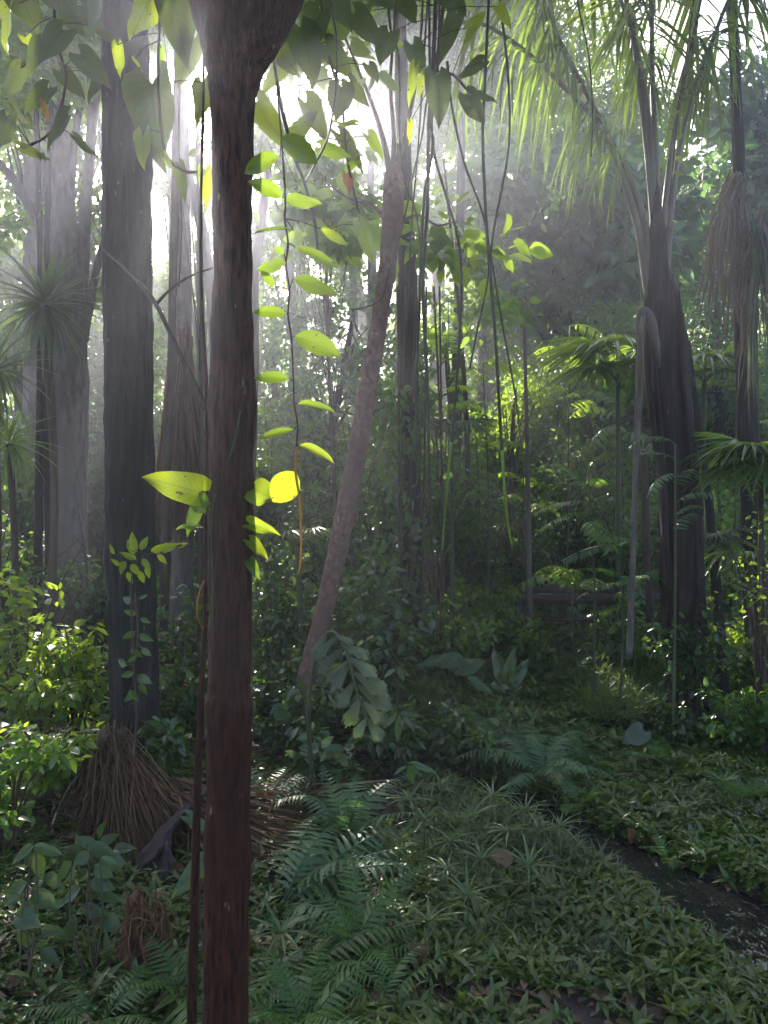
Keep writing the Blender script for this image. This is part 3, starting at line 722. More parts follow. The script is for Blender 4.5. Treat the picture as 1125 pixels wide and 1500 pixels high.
# thick dark trunk left
t = thing('tree', 'thick straight dark trunked tree left of the foreground trunk, behind the heap of dead fronds', 'tree', GY(203, 5.6))
mb = MB(); p, r = px_path([(206, 1230, 84), (203, 1150, 70), (197, 1000, 67), (192, 800, 68), (189, 600, 67), (187, 400, 68), (185, 200, 66), (183, 0, 64), (181, -250, 58), (190, -500, 50)], 5.6)
tube(mb, p, r, 72, .085, 24, n=260, zs=.10); mb.build('trunk', M['bark_dark'], t)
lb = MB()
for c, rr in [((-1.9, 5.2, 7.6), (1.6, 1.3, 1.1)), ((-2.6, 6.4, 8.2), (1.5, 1.4, 1.0))]:
    q, o, _ = crown_pos(c, rr, 50, 26, .45); scatter_leaves(lb, q, T_ov, .17, o)
lb.build('crown', M['canopy'], t)

# far left forking tree
t = thing('tree', 'hazy grey tree at the far left splitting into several upright stems', 'tree', GY(100, 9))
mb = MB()
for rows in ([(102, 1010, 74), (100, 850, 56), (100, 700, 53), (100, 560, 54), (101, 440, 56), (95, 350, 42), (89, 260, 35), (84, 160, 30), (78, 60, 25), (70, -160, 19)], [(110, 470, 30), (120, 390, 20), (125, 310, 17), (130, 240, 15), (137, 160, 13), (150, 60, 10), (160, -60, 8)], [(97, 330, 18), (106, 240, 13), (116, 160, 11), (130, 80, 10), (140, -20, 8), (146, -140, 6)],
             [(82, 440, 24), (62, 350, 16), (34, 285, 13), (4, 245, 11), (-40, 200, 9)], [(122, 500, 16), (140, 400, 11), (157, 340, 9), (180, 250, 6)]):
    p, r = px_path(rows, 9); tube(mb, p, r, 24, .15, 9, n=60, zs=.16)
mb.build('trunk', M['bark_grey'], t)
lb = MB()
for c, rr, nn in [(P(60, -10, 9), (1.3, 1, .7), 40), (P(150, -40, 9), (1.0, .9, .8), 36), (P(0, 150, 9), (.7, .7, .5), 16), (P(90, 110, 9.2), (.8, .6, .5), 14)]:
    q, o, _ = crown_pos(c, rr, nn, 24, .35); scatter_leaves(lb, q, T_ov, .14, o)
lb.build('crown', M['canopy'], t)

# leaning pale trunk
t = thing('tree', 'slender pale pinkish trunk leaning to the right behind the foreground trunk', 'tree', GY(428, 6.5))
mb = MB(); p, r = px_path([(422, 1130, 46), (433, 1080, 36), (452, 980, 32), (476, 890, 31), (500, 780, 33), (527, 640, 32), (549, 510, 29), (562, 430, 29), (571, 360, 32), (576, 300, 35), (577, 265, 34), (576, 244, 22), (575, 232, 4)], 6.5)
r = r * .86; tube(mb, p, r, 40, .07, 22, n=170, zs=.4)
for rows in ([(574, 275, 14), (566, 225, 9), (548, 160, 6), (520, 90, 4), (490, 10, 3), (470, -90, 2)], [(578, 270, 14), (588, 215, 9), (604, 150, 6), (616, 60, 4), (622, -60, 3)], [(576, 262, 12), (577, 200, 7), (572, 120, 5), (578, 20, 3), (574, -100, 2)], [(570, 330, 8), (545, 300, 5), (510, 290, 3), (480, 270, 2)], [(581, 330, 7), (612, 315, 4), (640, 330, 3), (665, 325, 2)]):
    p, r = px_path(rows, 6.5); tube(mb, p, r, 10, .1, 20, n=30)
mb.build('trunk', M['bark_pale'], t)
lb = MB()
for c, rr, nn in [(P(550, -120, 6.4), (1.2, 1.0, .6), 26), (P(520, 170, 6.6), (.5, .4, .3), 9), (P(470, 120, 6.6), (.5, .5, .4), 10), (P(600, 130, 6.8), (.45, .4, .35), 8), (P(500, 330, 6.8), (.4, .35, .3), 7), (P(655, 350, 6.9), (.35, .35, .35), 6)]:
    q, o, cc = crown_pos(c, rr, nn, 11, .26); scatter_leaves(lb, q, T_ov7, .20, o, ws=1.25)
lb.build('crown', M['canopy_lime'], t)

# vine clad dark trunk
t = thing('tree', 'dark trunk wrapped in leafy creepers right of the leaning pale trunk', 'tree', GY(606, 8.8))
mb = MB(); p, r = px_path([(610, 1030, 44), (606, 940, 36), (602, 800, 33), (600, 640, 30), (598, 480, 28), (594, 300, 24), (588, 100, 20), (584, -100, 16)], 8.8); tube(mb, p, r, 20, .12, 8, n=80); mb.build('trunk', M['bark_dark'], t)
lb = MB(); u = rng.random(900); q = np.array([P(600 + rng.normal(0, 20) * (1 + .6 * math.sin(v * 25)), 560 + 430 * v, 8.8 + rng.normal(-.1, .12)) for v in u])
scatter_leaves(lb, q, T_ov, .13, None, flat=.5, droop=.9); lb.build('creeper', M['shrub_dark'], t)
sb = MB()
for k in range(7):
    x0 = 585 + k * 10 + rng.uniform(-4, 4); x1 = x0 + rng.uniform(-14, 22); tube(sb, [P(x0, 420, 8.6), P((x0 + x1) / 2 + rng.uniform(-6, 6), 700, 8.5), P(x1, 1000, 8.4)], .012, 5, n=30, cap=False)
sb.build('aerial_roots', M['twig'], t)
lb = MB(); q, o, _ = crown_pos(P(590, -40, 8.8), (1.4, 1.1, .8), 40, 20, .4); scatter_leaves(lb, q, T_ov, .16, o); lb.build('crown', M['canopy'], t)

# ------------------------------------------------------------------ stout palm on the right
t = thing('palm_tree', 'stout palm right of the stream, pale frond stalks fanning out above its shaggy trunk', 'palm', GY(1010, 7.2))
mb = MB(); p, r = px_path([(1012, 1110, 76), (1008, 1040, 60), (1004, 950, 58), (1000, 840, 62), (994, 700, 60), (984, 590, 55), (976, 500, 50), (969, 440, 44), (965, 390, 33), (962, 330, 20), (960, 270, 9), (958, 220, 3)], 7.2); tube(mb, p, r, 64, .17, 15, n=180, zs=.07); mb.build('trunk', M['bark_palm'], t)
for rows in ([(968, 700, 2, 7.1), (958, 640, 14), (951, 560, 22), (947, 480, 16), (944, 430, 2)], [(1012, 790, 2, 7.1), (1013, 720, 14), (1004, 600, 22), (999, 500, 18), (994, 420, 2)], [(985, 900, 2, 7.1), (976, 820, 18), (970, 700, 24), (963, 600, 18), (956, 500, 2)], [(1018, 920, 2, 7.1), (1021, 860, 12), (1017, 760, 18), (1011, 660, 12), (1005, 600, 2)]):
    mb = MB(); p, r = px_path(rows, 7.02); tube(mb, p, r, 14, .15, 12, n=30, flat=.45, zs=.1); mb.build('leaf_base', M['bark_palm'], t)
STALKS = [[(952, 430, 28), (934, 330, 19), (905, 240, 14), (866, 150, 12), (822, 66, 11), (785, -20, 9), (730, -130, 8, 7.0), (640, -220, 6, 6.8), (540, -260, 4, 6.6)],
          [(958, 410, 28), (930, 280, 17), (880, 185, 12), (810, 112, 10), (755, 64, 9), (700, 34, 7, 7.3), (645, 40, 5, 7.4), (600, 80, 3, 7.5)],
          [(960, 400, 30), (957, 260, 18), (946, 150, 13), (931, 60, 11), (913, -20, 10), (890, -140, 9, 7.0), (850, -230, 7, 6.6), (790, -250, 5, 6.2), (740, -200, 3, 5.9)],
          [(963, 400, 26), (962, 260, 15), (957, 150, 12), (955, 50, 10), (957, -20, 9), (962, -180, 8, 7.3), (975, -330, 6, 7.7), (1000, -400, 4, 8.2)],
          [(968, 400, 26), (976, 280, 14), (990, 180, 11), (1008, 90, 10), (1030, -20, 8), (1062, -160, 7, 7.3), (1110, -260, 5, 7.5), (1180, -290, 3, 7.7)],
          [(974, 400, 22), (990, 250, 12), (1012, 150, 10), (1040, 70, 9), (1072, -10, 8), (1125, -100, 6, 7.0), (1190, -150, 5, 6.8), (1260, -130, 3, 6.7)],
          [(962, 380, 22), (948, 230, 12), (935, 120, 9), (920, 30, 8), (880, -40, 7, 7.6), (820, -70, 6, 8.0), (760, -50, 4, 8.4), (720, 0, 3, 8.7)]]
Tpl = leafT(8, .017, 'strap', 3, .6, .5)
for k, rows in enumerate(STALKS):
    rows = [(966, 520, 4, 7.22), (963, 470, rows[0][2] * .8, 7.16)] + rows; p, r = px_path(rows, 7.2); q = spline(np.column_stack([p, r]), 90)
    mb = MB(); tube(mb, q[:, :3], np.maximum(q[:, 3] * np.interp(np.linspace(0, 1, 90), [0, .1, .3, 1], [.72, .64, .58, .8]), .004), 10, .03, 10, cap=False); mb.build('frond_stalk', M['stalk'], t)
    lb = MB(); s0 = 40 if k != 1 else 34
    tan = nrm(np.gradient(q[:, :3], axis=0)); seg = np.linalg.norm(np.diff(q[:, :3], axis=0), axis=1).sum()
    for sd in (-1, 1):
        nl_ = 80 if k < 3 else 46; i = rng.uniform(s0, 89, nl_).astype(int); pos = q[i, :3]; u = (i - s0) / (90 - s0)
        side = nrm(np.cross(tan[i], np.array([0, 0, 1.]))) * sd
        d = nrm(side * .7 + tan[i] * .5 + np.array([0, 0, -.75]) + rng.normal(0, .12, (nl_, 3)))
        kk = keep(pos + d * .35)
        inst(lb, Tpl, pos[kk], d[kk], np.array([0, 0, 1.]) + tan[i][kk] * .3, (1.15 * (.5 + .6 * np.sin(PI * np.clip(u, .05, .95))))[kk] * rng.uniform(.8, 1.1, kk.sum()), 1.0)
    lb.build('leaflets', M['palm'], t)

# its broken stalk hanging down beside it
t = thing('dead_frond_stalk', 'broken dead frond stalk hanging bent over against the left side of the stout palm', 'dead frond', P(945, 460, 7.0))
mb = MB(); p, r = px_path([(966, 545, 2, 7.1), (961, 510, 12), (954, 474, 15), (945, 456, 14), (939, 470, 13), (936, 560, 11), (931, 700, 9), (926, 850, 9), (922, 960, 10)], 6.95); tube(mb, p, r, 12, .08, 14, n=80, zs=.15); mb.build('stalk', M['bark_grey'], t)
lb = MB(); q = np.array([P(938 + rng.uniform(-4, 4), 462 + 60 * v, 6.9) for v in rng.random(24)]); e = q + np.column_stack([rng.normal(0, .02, 24), rng.normal(0, .03, 24), -rng.uniform(.15, .6, 24)]); strips(lb, q, e, .008, 0, 4); lb.build('dead_leaflets', M['dry_grey'], t)

# palm with a skirt at the right edge
t = thing('palm_tree', 'palm at the right edge wearing two hanging skirts of grey brown dead fronds', 'palm', GY(1112, 7.9))
mb = MB(); p, r = px_path([(1118, 1060, 46), (1114, 980, 36), (1106, 860, 34), (1098, 700, 30), (1094, 560, 30), (1090, 420, 26), (1084, 280, 18), (1079, 160, 15), (1074, 40, 14), (1070, -120, 13)], 7.9); tube(mb, p, r, 24, .10, 9, n=100, zs=.15); mb.build('trunk', M['bark_palm'], t)
for (ax, ay, nn, x0, x1, y0, y1, ym, mt) in ((1080, 262, 105, 1022, 1102, 350, 530, 7.75, 'dry_grey'), (1116, 322, 110, 1074, 1180, 400, 600, 7.6, 'dry_grey'), (1106, 330, 34, 1085, 1140, 420, 640, 7.5, 'palm_pale')):
    lb = MB(); A = np.array([P(ax + rng.normal(0, 6), ay + rng.normal(0, 8), ym + rng.normal(0, .06)) for _ in range(nn)])
    B = np.array([P(rng.uniform(x0, x1), rng.uniform(y0, y1), ym + rng.normal(-.05, .18)) for _ in range(nn)])
    Mid = A * .62 + B * .38; Mid[:, :2] += (B - A)[:, :2] * .30
    strips(lb, A, Mid, .010, 0, 4); strips(lb, Mid, B, .010, 0, 5, jit=.022); lb.build('dead_frond_skirt', M[mt], t)
for az in (100, 150, 200, 250, 300, 20):
    lb = MB(); d = np.array([math.cos(R(az)), math.sin(R(az)), .25]); inst(lb, T_palm[1], P(1070, -110, 7.9), d, np.array([0, 0, 1.]), 2.4); lb.build('frond', M['palm'], t)

# palm further left with a hazy skirt
t = thing('palm_tree', 'hazy palm between the two left trunks with a cone of dead fronds around its base', 'palm', GY(268, 10.5))
mb = MB(); p, r = px_path([(268, 960, 40), (268, 760, 30), (269, 560, 24), (270, 400, 21), (268, 250, 19), (266, 120, 17), (266, 0, 18), (266, -150, 16)], 10.5); tube(mb, p, r, 20, .08, 7, n=80, zs=.4); mb.build('trunk', M['bark_grey'], t)
lb = MB(); nn = 520; A = np.array([P(264 + rng.normal(0, 6), 515 + rng.normal(0, 16), 10.2 + rng.normal(0, .06)) for _ in range(nn)]); B = np.array([P(rng.uniform(222, 318), rng.uniform(690, 800), 10.0 + rng.normal(0, .25)) for _ in range(nn)])
strips(lb, A, B, .014, -.02, 6, jit=.006); lb.build('dead_frond_skirt', M['dry'], t)
for az in range(10, 360, 45):
    lb = MB(); d = np.array([math.cos(R(az)), math.sin(R(az)), rng.uniform(-.1, .5)]); inst(lb, T_palm[rng.integers(2)], P(266, -140, 10.5), d, np.array([0, 0, 1.]), 2.2); lb.build('frond', M['palm'], t)

# slim trunks
for lab, rows, Y, bk, cr in [
    ('thin pole like tree just left of the hazy skirted palm', [(240, 960, 14), (243, 700, 12), (250, 560, 12), (254, 380, 12), (258, 200, 11), (262, -60, 9)], 9.5, 'bark_mid', (262, -60)),
    ('thin grey tree leaning left behind the top of the foreground trunk', [(335, 900, 20), (322, 640, 18), (310, 440, 17), (292, 320, 15), (270, 230, 10), (240, 120, 8)], 12, 'bark_grey', (240, 80)),
    ('thin dark pole at the far left below the spiky rosette', [(54, 1000, 14), (56, 800, 12), (58, 640, 11), (60, 500, 10), (58, 330, 8), (52, 120, 7)], 8.2, 'bark_dark', (52, 60)),
    ('second thin dark pole close right of the far left pole', [(72, 1000, 13), (71, 800, 11), (69, 650, 11), (66, 520, 9), (70, 300, 7), (78, 60, 6)], 8.4, 'bark_dark', (78, 40)),
    ('pale grey tree at the left edge seen against the bright gap', [(46, 900, 26), (46, 600, 22), (44, 420, 20), (44, 260, 17), (40, 60, 14)], 13, 'bark_grey', (40, -20)),
    ('leaning slender dark stem just behind the right side of the stout palm', [(1062, 1010, 18), (1052, 900, 16), (1044, 800, 14), (1034, 700, 12), (1022, 620, 9), (1008, 500, 6)], 7.9, 'bark_dark', None),
    ('thin straight stem rising in front of the footbridge', [(776, 960, 9), (776, 880, 8), (774, 780, 8), (772, 640, 6), (768, 480, 5)], 9.3, 'bark_grey', None),
    ('pale thin trunk just right of the foreground trunk, behind the hanging vine', [(368, 940, 20), (366, 700, 18), (372, 540, 16), (372, 420, 15), (380, 340, 14), (392, 250, 11), (388, 120, 9)], 11, 'bark_mid', None),
    ('thin brown trunk far behind the drooping lianas', [(664, 900, 18), (668, 640, 16), (672, 420, 14), (676, 220, 12), (680, 60, 10)], 13, 'bark_mid', None),
    ('two thin trunks grown together right of the broken frond stalk', [(960, 1000, 14), (950, 860, 12), (946, 760, 11), (944, 660, 9)], 8.8, 'bark_mid', None),
]:
    t = thing('slim_tree', lab, 'tree', GY(rows[0][0], Y), 'slim trunks in the haze')
    mb = MB(); p, r = px_path(rows, Y); p[0][2] = min(p[0][2], gzs(p[0][0], p[0][1]) - .1); tube(mb, p, r, 12, .10, 8, n=60, zs=.3); mb.build('trunk', M[bk], t)
    if cr:
        lb = MB(); q, o, _ = crown_pos(P(*cr, Y), (1.0, .9, .7), 26, 20, .35); scatter_leaves(lb, q, T_ov, .15, o); lb.build('crown', M['canopy'], t)

# ------------------------------------------------------------------ rosettes
rosette('large grey green spiky rosette at the far left beside the forked hazy tree', GY(66, 7.8), P(66, 448, 7.8), 96, .68, 'palm_pale', .042, spread=(-75, 80), droop=.35, stem_r=.045)
rosette('smaller spiky rosette half outside the left edge below the big rosette', GY(-10, 6.8), P(-8, 545, 6.8), 44, .6, 'palm_pale', .032, spread=(-60, 75), droop=.6, stem_r=.04)
rosette('low dark rosette among the shrubs at the left edge', GY(18, 6.6), P(14, 650, 6.6), 40, .45, 'palm', .034, spread=(-60, 70), droop=.4, stem_r=.03)

# ------------------------------------------------------------------ lianas
LI = [('long liana hanging left of the bundle, bowing at the middle', [(564, -60), (572, 40), (584, 85), (585, 180), (586, 213), (595, 270), (611, 320), (622, 420)], 5, None),
      ('liana slanting down to the left across the top of the pale trunk', [(646, -60), (644, 0), (641, 71), (625, 149), (618, 199), (605, 256), (590, 330), (570, 398), (556, 440), (515, 455)], 4, None),
      ('thick liana at the centre of the bundle', [(652, -60), (650, 0), (632, 171), (634, 213), (621, 295), (616, 400), (612, 500), (609, 560), (612, 700)], 8, None),
      ('thick liana right beside the centre liana', [(640, -60), (636, 60), (628, 190), (626, 300), (620, 400), (622, 480), (626, 560), (628, 650)], 8, None),
      ('thin liana at the left of the bundle', [(630, -60), (620, 100), (612, 220), (603, 330), (598, 430), (594, 480)], 4, None),
      ('liana with a bright green lower end left of the longest one', [(628, -60), (630, 120), (634, 213), (655, 292), (669, 341), (676, 400), (673, 500), (664, 620), (655, 710), (648, 805)], 5, 640),
      ('longest straight liana with a bright green lower end', [(718, -60), (716, 0), (710, 124), (707, 199), (712, 320), (718, 400), (726, 500), (734, 640), (741, 740), (750, 802)], 6, 650),
      ('rightmost liana of the bundle bending back to the left', [(732, -60), (733, 0), (744, 107), (746, 199), (737, 267), (723, 338), (713, 420), (700, 480), (688, 540)], 5, None),
      ('liana looping from the dark hanging leaves to the longest liana', [(655, 90), (662, 156), (680, 238), (705, 306), (716, 356), (735, 470), (755, 580), (762, 640)], 5, None),
      ('short liana hanging before the fan of frond stalks', [(842, -60), (846, 0), (862, 80), (868, 165), (866, 230)], 4, None),
      ('thick bent liana ending in a cut tip above the hanging vine', [(396, 20), (401, 85), (413, 160), (431, 228), (447, 272), (460, 322), (467, 375)], 8, None),
      ('thin liana curving left from the top to the bent liana', [(482, -60), (484, 0), (493, 64), (490, 142), (481, 199), (462, 240), (447, 268)], 5, None),
      ('thin liana left of the foreground trunk', [(262, -60), (264, 80), (262, 200), (266, 330), (262, 420)], 4, None),
      ('hair thin liana right of the hazy skirted palm', [(296, 300), (296, 420), (292, 540), (300, 680)], 3, None)]
for lab, rows, w, tip in LI:
    Y = 2.9 if rows[0][0] < 520 and rows[0][0] > 350 else 4.7 + rng.uniform(-.2, .4)
    if rows[0][0] < 300: Y = 4.4
    t = thing('liana', lab, 'liana', P(*rows[0], Y), 'lianas hanging from the canopy')
    pts = spline([P(a, c, Y + rng.normal(0, .05)) for a, c in rows], 90); pr = w * .78 / 2 / F * Y
    rad = np.full(90, pr) * (1 + .12 * vnoise(pts * 9))
    if tip:
        zt = P(0, tip, Y)[2]; k = pts[:, 2] > zt; kk = int(k.sum())
        mb = MB(); tube(mb, pts[:kk + 1], rad[:kk + 1], 8, cap=False); mb.build('stem', M['liana'], t)
        mb = MB(); tube(mb, pts[kk:], np.maximum(rad[kk:] * np.linspace(1, .5, 90 - kk), .003), 8); mb.build('young_tip', M['liana_green'], t)
    else:
        mb = MB(); tube(mb, pts, rad * np.linspace(1, .7, 90), 8, .1, 12); mb.build('stem', M['liana'], t)

# ------------------------------------------------------------------ broad leaves hanging at the top
def leaf_group(label, base, specs, Y, stem, mat='heart', name='broad_leaf_climber', T=None):
    t = thing(name, label, 'climber', P(*base, Y))
    sp = spline([P(a, c, Y) for a, c in stem], 50); sb = MB(); tube(sb, sp, .006, 6, .15, 20, cap=False)
    for s in specs:
        bx, by, tx, ty, w = s[:5]; m_ = s[5] if len(s) > 5 else mat; Yl = Y + rng.uniform(-.12, .12)
        f = s[6] if len(s) > 6 else (rng.normal(0, .45), -1, rng.uniform(-.2, .6))
        lb = MB(); B_ = P(bx, by, Yl); leaf_at(lb, B_, P(bx + (tx - bx) * .88, by + (ty - by) * .88, Yl + rng.uniform(-.08, .05)), w * rng.uniform(.85, 1.05), T or T_heart, f); lb.build('leaf', M[m_], t)
        k = np.argmin(np.linalg.norm(sp - B_, axis=1)); tube(sb, [sp[k], (sp[k] + B_) / 2 + np.array([0, 0, .015]), B_], .0022, 5, cap=False)
    sb.build('stem', M['twig'], t)
    return t
leaf_group('lime leaved creeper sprig crossing the thick dark trunk at shrub height', (190, 900),
           [(196, 812, 192, 776, .45), (206, 806, 218, 782, .45), (200, 820, 172, 806, .4), (208, 818, 222, 838, .5), (192, 826, 206, 846, .5), (182, 822, 176, 842, .45), (222, 808, 246, 798, .4), (236, 806, 262, 796, .4), (230, 812, 248, 828, .4), (214, 830, 220, 850, .5), (186, 838, 196, 858, .5), (176, 828, 160, 818, .45), (204, 836, 212, 858, .5), (258, 802, 278, 794, .4), (168, 812, 158, 796, .4), (190, 806, 184, 788, .4)], 4.9, [(196, 960), (192, 880), (196, 830), (212, 814), (240, 806), (266, 798)], 'vine_lime', 'climbing_plant', T_ov7)
leaf_group('dull dark leaved creeper climbing the lower half of the thick dark trunk', (196, 1060),
           [(200, 900, 178, 894, .5), (206, 905, 222, 914, .5), (198, 925, 176, 938, .5), (204, 930, 226, 940, .5), (192, 950, 210, 966, .5), (200, 960, 184, 974, .5), (196, 985, 172, 992, .5), (202, 990, 224, 1002, .5), (190, 1010, 204, 1030, .5), (198, 1015, 178, 1030, .5), (205, 1000, 216, 1022, .5), (186, 975, 168, 964, .5), (204, 878, 218, 868, .5), (194, 884, 176, 872, .5), (208, 950, 222, 962, .5)], 4.95, [(196, 1130), (200, 1040), (196, 980), (202, 930), (198, 868)], 'shrub_dark', 'climbing_plant', T_ov7)
leaf_group('large heart leaved climber dangling between the two left trunks at the top', (235, -30),
           [(226, -14, 182, 64, .62, 'vine_lime'), (254, -20, 260, 82, .58), (224, 124, 222, 246, .68), (210, 196, 206, 250, .5, 'vine_lime'), (172, 66, 176, 118, .34, 'vine_lime'), (197, 86, 206, 108, .4, 'vine_lime'), (240, 226, 250, 246, .5, 'vine'),
            (280, 60, 262, 130, .55), (262, 244, 272, 300, .4), (300, 250, 304, 296, .4, 'vine_lime'), (150, -10, 120, 50, .6), (296, 120, 286, 190, .5), (236, 70, 232, 110, .5, 'vine'), (205, -30, 150, -5, .6)], 3.2, [(250, -120), (236, 0), (232, 110), (240, 215), (268, 250), (300, 250)])
leaf_group('dark heart leaved climber with one yellow leaf crowding the upper left corner', (60, -30),
           [(18, 10, -8, 78, .55, 'vine_lime'), (36, 54, 46, 66, .8, 'vine_lime'), (92, 44, 50, 78, .75), (96, 18, 128, 58, .7), (60, 60, 30, 100, .6), (118, 80, 160, 118, .7), (30, 100, -4, 150, .6), (90, 105, 130, 145, .6), (70, 130, 30, 165, .6), (20, -20, 60, 30, .8), (70, -30, 110, 20, .8), (140, 40, 180, 60, .6),
            (14, 150, 50, 190, .5), (150, 110, 120, 150, .5), (100, 170, 60, 215, .42), (30, 215, 80, 235, .4), (110, 200, 150, 235, .35), (64, 150, 70, 180, .4, 'yellow'), (120, 10, 150, 40, .8), (10, 170, -10, 230, .5)], 3.4, [(90, -120), (80, -10), (84, 60), (96, 120), (76, 190), (40, 215)])
leaf_group('silhouetted broad leaved climber hanging among the lianas at the top centre', (640, -30),
           [(570, 48, 552, 88, .9), (604, 66, 624, 116, .78), (640, 112, 652, 176, .62), (706, 90, 668, 108, .62), (684, 138, 714, 188, .62), (700, 142, 732, 144, .62), (660, 40, 640, 64, .8), (590, 0, 612, 40, .9), (640, -20, 690, 20, .8), (668, 20, 646, 90, .4), (545, -30, 580, 20, .8), (520, 20, 560, 64, .7), (690, 40, 716, 10, .6, 'vine_lime'), (730, 10, 752, 34, .6, 'vine_lime'), (690, 44, 676, 66, .6, 'vine_lime'), (620, 110, 612, 150, .4, 'vine_lime'), (600, 180, 606, 215, .4, 'vine_lime'), (608, 100, 596, 160, .3, 'vine_lime')],
           3.9, [(640, -120), (636, 20), (640, 100), (664, 110), (690, 138)])
leaf_group('dark broad leaved climber close to the right of the foreground fork', (470, -40),
           [(500, 128, 494, 168, .9), (512, 120, 540, 158, .55), (448, 150, 488, 210, .6), (478, 66, 524, 110, .7), (440, 40, 470, 110, .7), (470, 20, 440, 80, .7), (400, 60, 440, 120, .6), (520, 180, 480, 176, .4, 'vine'), (498, 196, 540, 240, .5), (520, 236, 496, 262, .45, 'vine'), (508, 256, 514, 284, .5, 'redleaf'), (470, 215, 520, 232, .35, 'vine'), (376, 150, 410, 220, .6), (430, 200, 470, 150, .5), (420, 90, 380, 130, .5), (470, -30, 520, 30, .8), (420, -20, 460, 30, .8), (540, 96, 556, 120, .7), (540, 200, 565, 230, .45, 'vine'), (528, 330, 560, 388, .5, 'vine'), (475, 338, 504, 360, .42, 'vine_lime')],
           3.3, [(460, -120), (470, 0), (484, 90), (500, 140), (508, 230), (530, 330)])
leaf_group('young climber with bright lime leaves going up the right frond stalks of the stout palm', (985, 280),
           [(988, 232, 1006, 236, .55), (986, 252, 1005, 256, .45), (990, 206, 1004, 193, .4), (984, 170, 998, 158, .4), (976, 180, 968, 160, .35), (972, 190, 980, 200, .4), (1000, 70, 990, 62, .5), (1010, 56, 1020, 50, .6), (1000, 4, 1018, 10, .6, 'yellow'), (985, 322, 992, 326, .5), (984, 340, 990, 342, .5), (975, 150, 966, 140, .4)], 6.9, [(972, 380), (980, 300), (988, 220), (996, 140), (1008, 60), (1016, 0)], 'vine_lime', 'climbing_plant', T_ell)

# ------------------------------------------------------------------ heap of dead fronds
def frond_fan(label, loc, apex, ends, n, w, mat, sag, rib=None, jit=.006):
    t = thing('dead_palm_frond', label, 'dead frond', loc, 'heap of dead palm fronds'); lb = MB()
    A = apex[0] + rng.normal(0, 1, (n, 3)) * apex[1]; u = np.sort(rng.random(n)); B = np.column_stack([np.interp(u, np.linspace(0, 1, len(ends)), [e[i] for e in ends]) for i in range(3)]) + rng.normal(0, .05, (n, 3))
    B[:, 2] = np.maximum(B[:, 2], gz(B[:, 0], B[:, 1]) + .015); A[:, 2] = np.maximum(A[:, 2], gz(A[:, 0], A[:, 1]) + .02)
    strips(lb, A, B, w * rng.uniform(.5, 1.3, n), sag * rng.uniform(-.5, 2.2, n), 7, jit=jit * 1.7)
    k = n // 5; q = A[:k] + (B[:k] - A[:k]) * rng.uniform(.3, 1.1, (k, 1)); e = q + (B[:k] - A[:k]) * rng.uniform(.15, .5, (k, 1)) + rng.normal(0, .12, (k, 3)); q[:, 2] = np.maximum(q[:, 2], gz(q[:, 0], q[:, 1]) + .02); e[:, 2] = np.maximum(e[:, 2], gz(e[:, 0], e[:, 1]) + .015)
    strips(lb, q, e, w, .0, 5, jit=.02); lb.build('leaflets', M[mat], t)
    if rib is not None: mb = MB(); tube(mb, rib[0], rib[1], 10, .1, 15, n=24); mb.build('frond_rib', M['dry_grey'], t)
    return t
frond_fan('broom shaped brown dead frond leaning at the foot of the thick dark trunk', G(190, 1250), (P(166, 1096, 5.15), np.array([.055, .06, .07])), [P(104, 1240, 4.8), P(150, 1285, 4.5), P(205, 1310, 4.4), P(270, 1290, 4.55), P(288, 1230, 4.9)], 640, .0040, 'dry', -.02, [[P(160, 1078, 5.2), P(168, 1110, 5.1), P(178, 1180, 4.85)], [.03, .03, .012]])
frond_fan('flat brown dead frond spreading to the right behind the foreground trunk', G(420, 1230), (P(262, 1165, 4.95), np.array([.05, .07, .04])), [P(440, 1165, 5.2), P(452, 1190, 5.0), P(440, 1225, 4.7), P(410, 1270, 4.4), P(350, 1300, 4.3)], 260, .0085, 'dry', .03)
frond_fan('pale dead frond lying at the left edge of the straw heap', G(80, 1160), (P(20, 1120, 5.5), np.array([.12, .12, .05])), [P(140, 1105, 5.5), P(150, 1140, 5.3), P(130, 1180, 5.1), P(90, 1200, 5.0)], 130, .008, 'dry_grey', -.05, jit=.02)
frond_fan('dark dead frond slanting down left of the brown broom shaped frond', G(120, 1220), (P(150, 1080, 5.4), np.array([.06, .06, .05])), [P(86, 1235, 4.9), P(110, 1262, 4.75), P(130, 1270, 4.7)], 60, .009, 'dry_grey', -.04)
t = thing('palm_sheath', 'dark grey curved palm sheath lying on the straw heap', 'palm sheath', P(215, 1300, 4.4))
mb = MB()
for rows, fl in (([(306, 1156, 14, 4.85), (288, 1172, 24, 4.8), (262, 1196, 32, 4.7), (236, 1228, 50, 4.55), (220, 1262, 74, 4.4), (226, 1296, 84, 4.3), (240, 1318, 66, 4.22), (252, 1334, 24, 4.18)], .38), ([(142, 1240, 12, 4.55), (160, 1262, 30, 4.42), (180, 1292, 44, 4.3), (200, 1322, 42, 4.2), (212, 1348, 16, 4.15)], .5)):
    p, r = px_path(rows, 4.5); tube(mb, p, r, 36, .30, 11, n=60, flat=fl, zs=.8)
mb.build('sheath_body', M['sheath'], t)
mb = MB(); p, r = px_path([(215, 1262, 30, 4.36), (232, 1250, 26, 4.3), (238, 1238, 12, 4.28)], 4.3); tube(mb, p, r, 14, .2, 12, n=20, flat=.3); mb.build('torn_edge', M['sheath'], t)

